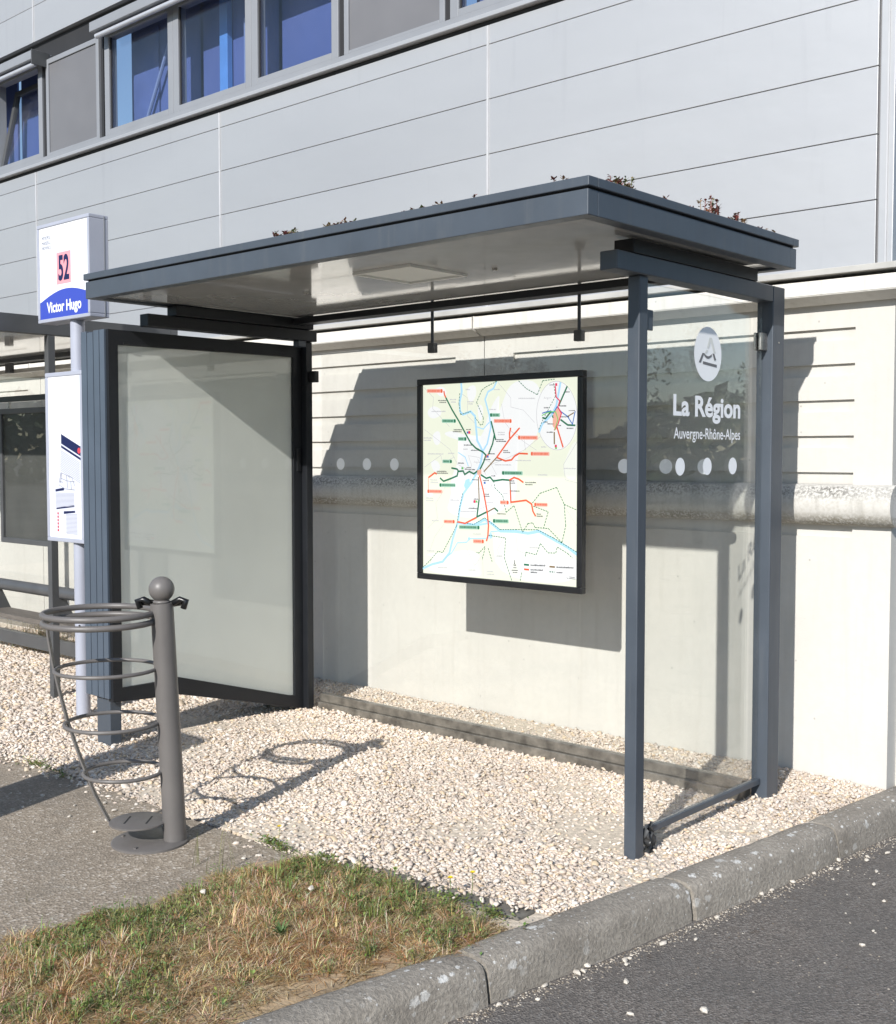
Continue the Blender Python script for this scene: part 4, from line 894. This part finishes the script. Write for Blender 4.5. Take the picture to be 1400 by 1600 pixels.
# ------------------------------------------------------------ second shelter further along
s2 = thing('bus_shelter', (-8.7, 4.0, 0), 'darker second bus shelter behind the stop sign with leaning rail and empty poster case', 'bus shelter')
box('post', 'char', s2, -7.03, -6.98, 3.86, 3.91, -0.02, 2.375)
r2 = MB()
for (x0, x1, y0, y1) in ((-11.0, -6.98, 3.3, 3.36), (-11.0, -6.98, 4.80, 4.86), (-11.0, -10.94, 3.36, 4.80), (-7.04, -6.98, 3.36, 4.80)): r2.box(x0, x1, y0, y1, 2.378, 2.495)
r2 = r2.build('roof', 'char', s2, bevel=0.003)
box('roof_deck', 'char', r2, -10.94, -7.04, 3.36, 4.80, 2.46, 2.49, bevel=0)
box('ceiling', 'ceil', r2, -10.93, -7.05, 3.37, 4.79, 2.41, 2.45, bevel=0)
box('back_beam', 'flash', s2, -10.9, -7.1, 4.62, 4.66, 2.262, 2.292)
box('clamp', 'char', s2, -8.97, -8.89, 4.58, 4.618, 2.262, 2.34)
for x in (-9.4, -7.06): box('post', 'char', s2, x - .03, x + .03, 4.62, 4.68, -0.02, 2.26)
box('upper_rail', 'black', s2, -10.9, -8.10, 4.60, 4.63, 2.03, 2.075)
c2 = MB()
for (x0, x1, z0, z1) in ((-9.05, -8.22, 1.93, 1.972), (-9.05, -8.22, 0.89, 0.93), (-9.05, -9.01, .93, 1.93), (-8.26, -8.22, .93, 1.93)): c2.box(x0, x1, 4.56, 4.60, z0, z1)
c2 = c2.build('poster_case', 'char', s2, bevel=0.003)
box('poster_board', 'blackboard', c2, -9.01, -8.26, 4.585, 4.60, .93, 1.93, bevel=0)
box('poster_glass', 'lbglass', c2, -9.01, -8.26, 4.570, 4.574, .93, 1.93, bevel=0)
for x in (-8.93, -8.3): box('case_hanger', 'steel', c2, x - .012, x + .012, 4.585, 4.597, 1.973, 2.03)
for (a, b) in ((-10.9, -9.44), (-9.36, -8.30), (-8.29, -7.10)): box('back_glass', 'glass', s2, a, b, 4.636, 4.646, .20, 2.26, bevel=0)
MB().sweep([(-10.9, 4.48, .565), (-7.1, 4.48, .565)], 0.045, 20).build('leaning_tube', 'char', s2, smooth=True, autos=50)
for x in (-9.0, -8.0): MB().prism([(x, 4.62, .30), (x, 4.40, .30), (x, 4.46, .54), (x, 4.51, .54)], (.03, 0, 0), (-.03, 0, 0)).build('brace', 'char', s2)
M['wood'] = mat('weathered_seat', (0.13, 0.115, 0.10), 0.7, var=0.2, vscale=8, stretch=(1, 8, 8))
box('seat_plank', 'wood', s2, -10.9, -7.1, 4.36, 4.58, .325, .36)
box('floor_beam', 'char', s2, -10.9, -7.1, 4.60, 4.66, .055, .155)

# ------------------------------------------------------------ gravel (stuff): packed stones
t_ = (1 + 5 ** .5) / 2
ico = np.array([(-1, t_, 0), (1, t_, 0), (-1, -t_, 0), (1, -t_, 0), (0, -1, t_), (0, 1, t_), (0, -1, -t_), (0, 1, -t_), (t_, 0, -1), (t_, 0, 1), (-t_, 0, -1), (-t_, 0, 1)], float) / math.sqrt(1 + t_ * t_)
icof = np.array([(0, 11, 5), (0, 5, 1), (0, 1, 7), (0, 7, 10), (0, 10, 11), (1, 5, 9), (5, 11, 4), (11, 10, 2), (10, 7, 6), (7, 1, 8), (3, 9, 4), (3, 4, 2), (3, 2, 6), (3, 6, 8), (3, 8, 9), (4, 9, 5), (2, 4, 11), (6, 2, 10), (8, 6, 7), (9, 8, 1)])
def hexpts(x0, x1, y0, y1, s):
    xs = np.arange(x0, x1, s); ys_ = np.arange(y0, y1, s * .866); X, Y = np.meshgrid(xs, ys_); X = X + (np.arange(len(ys_)) % 2)[:, None] * s / 2
    P_ = np.stack([X.ravel(), Y.ravel()], 1); return P_ + rng.uniform(-.42, .42, P_.shape) * s
kin = np.vectorize(kerb_in)
A1 = hexpts(-6.2, -2.05, 2.98, 5.485, .0128); A2 = hexpts(-10.2, -6.2, 3.0, 5.485, .022)
B1 = hexpts(-6.2, -2.05, 2.98, 5.485, .046); B2 = hexpts(-10.2, -6.2, 3.0, 5.485, .06)
pts = np.concatenate([A1, A2, B1, B2]); sz_ = np.concatenate([np.full(len(A1), .0084), np.full(len(A2), .0140), np.full(len(B1), .0105), np.full(len(B2), .0145)])
zz = np.concatenate([np.zeros(len(A1) + len(A2)), np.full(len(B1) + len(B2), .009)])
x, y = pts[:, 0], pts[:, 1]
keep = (x < kin(y) - .006) & ((x < -3.44) | (y > 3.070 + .10 * (x + 3.44) + .018 * np.sin(x * 31) * np.sin(x * 13)))
spill = np.where(x < -3.44, rng.normal(0, .045, len(x)) + np.where(x < -4.3, -.03, 0.03), 0)
keep &= (y > 2.99 - np.clip(spill, -.02, .14) * 0 + np.where(x < -3.5, np.clip(spill, -.2, .2) * .5, 0))
pts = pts[keep]; sz_ = sz_[keep]; zz = zz[keep]
# stones that have strayed onto the footpath edge
nsp = 420; sx_ = rng.uniform(-6.6, -3.6, nsp); sy_ = 2.965 - np.abs(rng.normal(0, .05, nsp)) - .012 * np.clip(-sx_ - 4.8, 0, 9)
keep2 = (sx_ < -4.25) | (rng.uniform(size=nsp) < .25)
pts = np.concatenate([pts, np.stack([sx_, sy_], 1)[keep2]]); sz_ = np.concatenate([sz_, rng.uniform(.006, .0125, keep2.sum())]); zz = np.concatenate([zz, np.full(keep2.sum(), .004)])
# strayed stones on the edging
nsp = 130; sx_ = rng.uniform(-3.44, -2.42, nsp); sy_ = 3.03 + .10 * (sx_ + 3.44) + rng.normal(0, .03, nsp)
pts = np.concatenate([pts, np.stack([sx_, sy_], 1)]); sz_ = np.concatenate([sz_, rng.uniform(.006, .012, nsp)]); zz = np.concatenate([zz, np.full(nsp, .020)])
n_ = len(pts)
sc = sz_[:, None] * np.clip(rng.lognormal(0, .26, (n_, 1)), .5, 1.75) * np.stack([rng.uniform(.8, 1.35, n_), rng.uniform(.7, 1.1, n_), rng.uniform(.42, .62, n_)], 1)
ang = rng.uniform(0, 6.283, n_); tilt = rng.normal(0, .35, (n_, 2))
V = ico[None] * (1 + rng.uniform(-.22, .22, (n_, 12, 1))) * sc[:, None, :]
ca, sa = np.cos(ang)[:, None], np.sin(ang)[:, None]
X = V[:, :, 0] * ca - V[:, :, 1] * sa; Y = V[:, :, 0] * sa + V[:, :, 1] * ca; Z = V[:, :, 2] + X * tilt[:, :1] + Y * tilt[:, 1:]
und = .006 * np.sin(pts[:, 0] * 2.1 + 1) * np.sin(pts[:, 1] * 2.7) + .005 * np.sin(pts[:, 0] * 6.3) * np.sin(pts[:, 1] * 7.1 + 1)
V = np.stack([X + pts[:, :1], Y + pts[:, 1:], Z + (zz + und - .004 + rng.normal(0, .0016, n_))[:, None]], 2)
F = (icof[None] + (np.arange(n_) * 12)[:, None, None]).reshape(-1, 3)
pal = np.array([(.60, .50, .41), (.65, .56, .47), (.70, .63, .55), (.57, .46, .34), (.63, .49, .33), (.51, .43, .36), (.65, .53, .44), (.42, .36, .31)])
pal = (pal * .92 + pal.mean(1, keepdims=True) * .08) * 1.03
pc = pal[rng.choice(8, n_, p=[.25, .25, .17, .10, .07, .06, .08, .02])] * rng.uniform(.86, 1.10, (n_, 1)) * (1 + .05 * np.sin(pts[:, :1] * 3.1 + pts[:, 1:] * 2.3) + .04 * np.sin(pts[:, :1] * 7.3 - pts[:, 1:] * 5.9))
gv = blades_mesh('gravel', V.reshape(-1, 3), F, np.repeat(pc, 12, 0), 'gravel', kind='stuff')
gv['label'] = 'pale cream crushed stone gravel filling the bed under and around the shelters'; gv['category'] = 'gravel'
gv.data.polygons.foreach_set('use_smooth', np.ones(len(gv.data.polygons), dtype=bool))

# ------------------------------------------------------------ grass and straw (stuff)
V = []; F = []; C = []
def blade(x, y, z, h, w, bend, a, c, tipc=None):
    b = len(V); d = (math.cos(a), math.sin(a)); s = (-d[1] * w / 2, d[0] * w / 2); t = 0.55
    m_ = (x + d[0] * bend * .35, y + d[1] * bend * .35, z + h * .6); e = (x + d[0] * bend, y + d[1] * bend, z + h)
    V.extend([(x - s[0], y - s[1], z), (x + s[0], y + s[1], z), (m_[0] + s[0] * .8, m_[1] + s[1] * .8, m_[2]), (m_[0] - s[0] * .8, m_[1] - s[1] * .8, m_[2]), e])
    F.extend([(b, b + 1, b + 2), (b, b + 2, b + 3), (b + 3, b + 2, b + 4)]); C.extend([c] * 4 + [tipc or c])
def leaf(x, y, z, r, a, up, c):
    b = len(V); d = (math.cos(a), math.sin(a)); s = (-d[1] * r * .38, d[0] * r * .38)
    V.extend([(x, y, z), (x + d[0] * r * .55 + s[0], y + d[1] * r * .55 + s[1], z + up * r * .6), (x + d[0] * r, y + d[1] * r, z + up * r), (x + d[0] * r * .55 - s[0], y + d[1] * r * .55 - s[1], z + up * r * .6)])
    F.extend([(b, b + 1, b + 2), (b, b + 2, b + 3)]); C.extend([c] * 4)
GREEN = [(.075, .125, .025), (.10, .16, .035), (.055, .10, .022), (.13, .17, .045)]
STRAW = [(.36, .24, .11), (.44, .31, .16), (.28, .17, .07), (.50, .38, .21), (.22, .12, .05)]
def vn(x, y):
    return .5 + .25 * math.sin(3.1 * x + 5.3 * y + 1.2) + .15 * math.sin(8.7 * x - 6.1 * y) + .15 * math.sin(15 * x + 13 * y + 2) + .08 * math.sin(29 * x - 23 * y)
def slab_edge(y): return -3.46 + 0.02 * math.sin(7 * y) - max(0, 2.2 - y) * 0.25
def ragged(y): return slab_edge(y) + .035 * math.sin(11 * y + 1) + .03 * math.sin(23 * y) + .02 * math.sin(47 * y + 2) - .01
GREEN = [(.17, .21, .065), (.21, .25, .085), (.12, .16, .045), (.26, .28, .11)]
STRAW = [(.56, .42, .23), (.66, .53, .32), (.47, .32, .15), (.74, .63, .42), (.37, .23, .105)]
def fields(x, y):
    xa = slab_edge(y) - .04; xb = kerb_in(y); t = (x - xa) / (xb - xa); q = vn(x, y)
    green = .22 + .55 * max(0, 1 - abs(t - .16) / .30) + .55 * max(0, 1 - (2.985 - y) / .30) + .55 * (q - .5) * 2 - .25 * max(0, (2.4 - y))
    bare = 1.25 * max(0, (t - .70) / .30) * max(0, min(1, (2.72 - y) / .2)) * (1.3 - q) + 1.6 * max(0, .34 - vn(y * 1.7 + 3, x * 1.9)) * min(1, max(0, t * 3))
    return max(.04, min(.86, green)), bare, t
# flat dead litter first
for _ in range(42000):
    y = random.uniform(0.95, 2.985); x = random.uniform(ragged(y) - .03, kerb_in(y) + .02); g_, b_, t = fields(x, y)
    if random.random() < b_ * .75: continue
    z = soil_z(x, y) if x > slab_edge(y) else .002
    rd = (.92, .72, .58) if vn(x * 1.3 + 5, y * 1.4) < .42 else (1, 1, 1); u_ = random.uniform(.6, 1.2); c = tuple(k_ * u_ * q_ for k_, q_ in zip(random.choice(STRAW), rd)); blade(x, y, z + random.uniform(-.002, .010), random.uniform(-.002, .010), random.uniform(.0014, .0032), random.uniform(.02, .085), random.uniform(0, 6.283), c)
# standing tufts
for _ in range(3000):
    y = 2.965 - 2.0 * random.random() ** 1.05; x = random.uniform(ragged(y), kerb_in(y) + .012); g_, b_, t = fields(x, y)
    if random.random() < b_: continue
    isg = random.random() < g_; R_ = random.uniform(.012, .04); H_ = min(.085, .026 * random.lognormvariate(0, .45)) * (1.15 if isg else 1.0); tone = random.uniform(.78, 1.3)
    for _k in range(random.randint(14, 40)):
        a0 = random.uniform(0, 6.283); rr_ = R_ * math.sqrt(random.random()); bx = x + rr_ * math.cos(a0); by = y + rr_ * math.sin(a0); z = soil_z(bx, by) - .002 if bx > slab_edge(by) else .001
        if isg and random.random() < .85:
            c = tuple(k_ * tone * random.uniform(.75, 1.3) for k_ in random.choice(GREEN))
            if random.random() < .5: leaf(bx, by, z + random.uniform(.003, H_), random.uniform(.006, .014), a0 + random.gauss(0, .8), random.uniform(-.1, .9), c)
            else: blade(bx, by, z, H_ * random.uniform(.5, 1.2), random.uniform(.0018, .0036), random.uniform(.006, .035), a0 + random.gauss(0, .7), c)
        else:
            c = tuple(k_ * tone * random.uniform(.75, 1.25) for k_ in random.choice(STRAW)); blade(bx, by, z, H_ * random.uniform(.2, 1.0), random.uniform(.0014, .0030), random.uniform(.012, .075), a0 + random.gauss(0, .8), c)
# tufts at the edging and beside the bin foot, rosette
for (cx, cy, r, n_, zb) in ((-3.60, 2.97, .06, 260, 0), (-3.70, 2.99, .04, 140, 0), (-3.35, 2.99, .07, 300, 0), (-3.10, 3.0, .05, 160, 0), (-2.72, 3.03, .08, 260, 0), (-2.52, 3.02, .07, 260, 0), (-5.5, 2.94, .10, 260, 0), (-5.25, 2.93, .05, 90, 0), (-2.50, 2.72, .06, 120, 0)):
    for _ in range(n_):
        rr_ = random.gauss(0, r * .6); a0 = random.uniform(0, 6.28); x = cx + rr_ * math.cos(a0) * 1.6; y = cy + rr_ * math.sin(a0) * .6
        c = tuple(k_ * random.uniform(.75, 1.3) for k_ in random.choice(GREEN)); z = max(0, soil_z(x, y) if y < 2.96 and x > slab_edge(y) else 0)
        leaf(x, y, z + random.uniform(0, .03), random.uniform(.007, .015), random.uniform(0, 6.28), random.uniform(0, .8), c)
for _ in range(26):
    a = random.uniform(0, 6.28); blade(-2.905, 2.40, soil_z(-2.905, 2.40), random.uniform(.02, .06), .009, random.uniform(.03, .065), a, (.12, .20, .07))
# long thin stalks
for (x, y, h) in [(-3.72, 2.66, .20), (-3.70, 2.62, .15), (-3.66, 2.70, .22), (-3.58, 2.72, .19), (-3.60, 2.60, .12), (-3.55, 2.66, .17), (-4.1, 1.75, .14), (-4.05, 1.8, .19), (-4.15, 1.72, .10), (-2.85, 2.93, .09), (-3.2, 2.95, .10), (-3.85, 2.0, .09)]:
    for k_ in range(3): blade(x + random.gauss(0, .012), y + random.gauss(0, .012), 0.0, h * random.uniform(.7, 1.1), .0024, random.uniform(.01, .07), random.uniform(0, 6.28), (.20, .21, .08))
# dry grass by the second shelter
for _ in range(420):
    x = random.gauss(-8.75, .22); blade(x, random.gauss(4.78, .05), 0, random.uniform(.08, .30), .004, random.uniform(.02, .14), random.uniform(0, 6.28), tuple(k_ * random.uniform(.8, 1.2) for k_ in (.42, .36, .20)))
for _ in range(150):                                     # dead leaf bits blown onto the gravel
    x = random.uniform(-6.0, -2.5); y = random.uniform(3.1, 5.4)
    if x > kerb_in(y) - .05: continue
    leaf(x, y, .012 + random.uniform(0, .006), random.uniform(.006, .016), random.uniform(0, 6.28), random.uniform(-.1, .3), random.choice([(.22, .13, .06), (.30, .2, .1), (.14, .09, .05), (.13, .14, .05)]))
F3 = F
gs = blades_mesh('grass', V, F3, C, 'grass', kind='stuff'); gs['label'] = 'short half dry grass and clover on the verge between footpath and kerb'; gs['category'] = 'grass'

# yellow flowers
def flower(x, y, zb, h, label):
    t = thing('yellow_flower', (x, y, zb), label, 'flower', 'yellow flowers at the gravel edge')
    MB().sweep([(x, y, zb), (x + .006, y, zb + h * .6), (x + .002, y + .004, zb + h)], .0014, 5).build('stem', 'stemgreen', t)
    mb = MB(); c = Vector((x + .002, y + .004, zb + h))
    for lay, (n_, r, up) in enumerate(((12, .0125, .25), (9, .009, .6))):
        for i in range(n_):
            a = 2 * math.pi * i / n_ + lay * .2; d = Vector((math.cos(a), math.sin(a), up)); s_ = Vector((-math.sin(a), math.cos(a), 0)) * .0028
            mb.add([c, c + d * r * .6 + s_, c + d * r, c + d * r * .6 - s_], [(0, 1, 2, 3)])
    mb.build('petals', 'yellow', t)
M['stemgreen'] = mat('stem_green', (.13, .18, .05), .6); M['yellow'] = mat('yellow_petal', (.78, .58, .02), .6)
flower(-3.636, 2.99, 0.0, .085, 'yellow flower at the gravel edge right of the litter bin foot'); flower(-2.734, 3.032, 0.0, .085, 'lower left one of two yellow flowers beside the kerb end of the grass'); flower(-2.70, 3.115, 0.0, .09, 'upper right one of two yellow flowers beside the kerb end of the grass')

# loose pebbles on the road and footpath
pm = []
for k in range(5):
    v = ico * (1 + rng.uniform(-.25, .25, (12, 1))) * np.array([1.15, .85, .62])
    bm = bmesh.new(); vv = [bm.verts.new(p) for p in v]
    for f in icof: bm.faces.new([vv[i] for i in f])
    bmesh.ops.subdivide_edges(bm, edges=bm.edges[:], cuts=1, use_grid_fill=True, smooth=.6)
    me = bpy.data.meshes.new('pebble'); bm.to_mesh(me); bm.free(); me.materials.append(M['pebble']); pm.append(me)
def pebble(x, y, z, r, label, group):
    o = bpy.data.objects.new('pebble', random.choice(pm)); col.objects.link(o); o.scale = (r, r, r); o.rotation_euler = (0, 0, random.uniform(0, 6.28)); o.location = (x, y, z + r * .55); tag(o, label, 'pebble', group)
for (x, y, r) in [(-2.125, 3.485, .014), (-2.219, 3.159, .013), (-2.149, 3.282, .013), (-2.13, 3.262, .009), (-2.150, 3.31, .008), (-2.215, 3.094, .014), (-2.21, 3.12, .011), (-2.10, 3.825, .011), (-2.085, 4.146, .012), (-2.075, 4.216, .010), (-1.767, 3.143, .016), (-1.926, 2.972, .011), (-2.059, 3.15, .012), (-2.05, 4.35, .012), (-2.03, 4.50, .010), (-2.02, 4.72, .013), (-1.98, 4.62, .009), (-1.93, 4.80, .011), (-1.90, 4.95, .012), (-1.85, 4.70, .010), (-1.87, 5.05, .011), (-1.80, 4.55, .010), (-2.24, 2.95, .010), (-2.20, 2.86, .008), (-2.06, 3.60, .009), (-1.60, 3.95, .010), (-1.95, 4.85, .009), (-2.0, 4.60, .010), (-2.27, 2.75, .009), (-1.70, 4.40, .008), (-1.62, 4.10, .007)]:
    pebble(x, y, -0.13, r, 'small cream pebble lying on the dark asphalt near the kerb', 'pebbles on the asphalt')
for (x, y, r) in [(-3.52, 2.75, .008), (-3.60, 2.86, .012), (-3.62, 2.80, .010), (-4.62, 2.62, .009), (-4.45, 2.70, .010), (-4.75, 2.72, .008), (-5.0, 2.70, .010), (-4.9, 2.55, .008), (-4.35, 2.58, .009), (-4.55, 2.80, .011), (-5.15, 2.62, .007), (-4.2, 2.82, .010), (-4.68, 2.83, .010)]:
    pebble(x, y, 0.002, r, 'small cream pebble lying on the brown grey footpath around the litter bin', 'pebbles on the footpath')
for (x, y, r, lb) in [(-3.40, 2.45, .014, 'white stone at the grass edge left of centre, on the footpath border'), (-3.10, 2.70, .014, 'white stone lying on the grass towards the gravel corner'), (-3.42, 3.02, .017, 'largest white stone at the gravel corner beside the weeds')]:
    pebble(x, y, soil_z(x, y) + .02 if y < 2.9 else .005, r, lb, 'white stones at the verge')

# unseen totem, added at the left only to cast a shadow across the footpath
tt = thing('shadow_totem', (-4.60, 1.02, 0), 'unseen grey totem added out of view to cast a shadow on the footpath', 'totem')
box('base', 'char', tt, -4.78, -4.42, .95, 1.09, 0.0, 0.12); box('panel', 'slate', tt, -4.77, -4.43, .97, 1.07, 0.121, 1.72, bevel=.006); box('poster_face', 'white', tt, -4.73, -4.47, .964, .969, .6, 1.62, bevel=0)

ng = 2600; gy = rng.uniform(1.6, 5.6, ng); gx = kin(gy) + .168 + np.abs(rng.normal(0, .05, ng)) ** 1.15
far = rng.uniform(size=ng) < .22; gx = np.where(far, gx + rng.uniform(0, 1.2, ng), gx)
gs_ = rng.uniform(.0012, .0042, ng)
V2 = ico[None] * (1 + rng.uniform(-.3, .3, (ng, 12, 1))) * gs_[:, None, None] * np.array([1.2, .9, .6])
V2 = V2 + np.stack([gx, gy, np.full(ng, -.1295)], 1)[:, None, :]
F2 = (icof[None] + (np.arange(ng) * 12)[:, None, None]).reshape(-1, 3)
pg_ = np.array([(.30, .26, .21), (.45, .40, .34), (.16, .13, .10), (.60, .55, .47)])[rng.choice(4, ng, p=[.4, .25, .25, .1])]
gt = blades_mesh('grit', V2.reshape(-1, 3), F2, np.repeat(pg_, 12, 0), 'gravel', kind='stuff'); gt['label'] = 'fine grit and dirt gathered along the foot of the kerb'; gt['category'] = 'grit'

M['bark'] = mat('bark', (.10, .08, .06), .9, var=.3, vscale=6, bmp=.5, bscale=20)
def tree_mesh(h, rx, nl, seed, base):
    rg = np.random.default_rng(seed); cl = []
    for _ in range(26):
        d = rg.normal(size=3); d /= np.linalg.norm(d); q = d * rg.uniform(.25, 1) ** .5; cl.append((q[0] * rx, q[1] * rx, h * .58 + q[2] * h * .40, rg.uniform(.22, .42) * rx))
    cl = np.array(cl); k = rg.choice(26, nl); d = rg.normal(size=(nl, 3)); d /= np.linalg.norm(d, axis=1, keepdims=True)
    c = cl[k, :3] + d * cl[k, 3:] * rg.uniform(.5, 1.05, (nl, 1)); c[:, 2] = np.maximum(c[:, 2], h * .16)
    a = rg.normal(size=(nl, 3)); a /= np.linalg.norm(a, axis=1, keepdims=True); b = np.cross(a, rg.normal(size=(nl, 3))); b /= np.linalg.norm(b, axis=1, keepdims=True); s_ = rg.uniform(.07, .15, (nl, 1))
    V = np.stack([c - a * s_, c + b * s_ * .5, c + a * s_, c - b * s_ * .5], 1).reshape(-1, 3)
    F = np.arange(nl * 4).reshape(-1, 4); C = np.repeat(np.array([(.05, .08, .025), (.07, .10, .03), (.035, .06, .02)])[rg.choice(3, nl)], 4, 0)
    return V, F, C, cl
spots = [(-16, -26, 5.2), (-23, -30, 6.4), (-30, -27, 5.6), (-37, -34, 7.0), (-45, -33, 6.2), (-54, -40, 7.4), (19, 34, 6.2), (24, 27, 5.4), (30, 40, 7.0), (14, 42, 6.6), (36, 30, 6.0)]
for k, (x, y, h) in enumerate(spots):
    t = thing('tree', (x, y, -.2), 'dark leafy tree across the road, seen only as a reflection in the shelter glass', 'tree', 'trees across the road')
    V, F, C, cl = tree_mesh(h, h * .42, 4200, 100 + k, None)
    o = blades_mesh('crown', V, F, C, 'leaf'); o.parent = t
    tr_ = MB(); B0 = Vector((x, y, -.2)); tr_.sweep([B0, B0 + Vector((.05, .03, h * .3)), B0 + Vector((0, .1, h * .7))], [h * .035, h * .025, h * .008], 10)
    for q in cl[:7]: tr_.sweep([B0 + Vector((.05, .03, h * .3)), B0 + Vector((q[0] * .5, q[1] * .5, (q[2] + h * .3) * .52)), B0 + Vector(q[:3])], [h * .016, h * .010, h * .003], 6)
    tr_.build('trunk', 'bark', t, smooth=True)

# far belt of trees all round: one dark mass
rg = np.random.default_rng(5); nl = 34000; an = rg.uniform(0, 6.283, nl); rad = 74 + rg.normal(0, 3.0, nl); hh = 5.2 + 1.3 * np.sin(an * 9) + .9 * np.sin(an * 23 + 1) + .6 * np.sin(an * 51)
c = np.stack([np.cos(an) * rad, np.sin(an) * rad, rg.uniform(0, 1, nl) ** .8 * hh - .1], 1)
a = rg.normal(size=(nl, 3)); a /= np.linalg.norm(a, axis=1, keepdims=True); b = np.cross(a, rg.normal(size=(nl, 3))); b /= np.linalg.norm(b, axis=1, keepdims=True); s_ = rg.uniform(.35, .75, (nl, 1))
V = np.stack([c - a * s_, c + b * s_ * .6, c + a * s_, c - b * s_ * .6], 1).reshape(-1, 3)
o = blades_mesh('woodland', V, np.arange(nl * 4).reshape(-1, 4), np.repeat(np.array([(.05, .075, .028), (.065, .09, .03), (.04, .06, .022)])[rg.choice(3, nl)], 4, 0), 'leaf', kind='stuff'); o['label'] = 'far belt of dark trees around the site'; o['category'] = 'woodland'
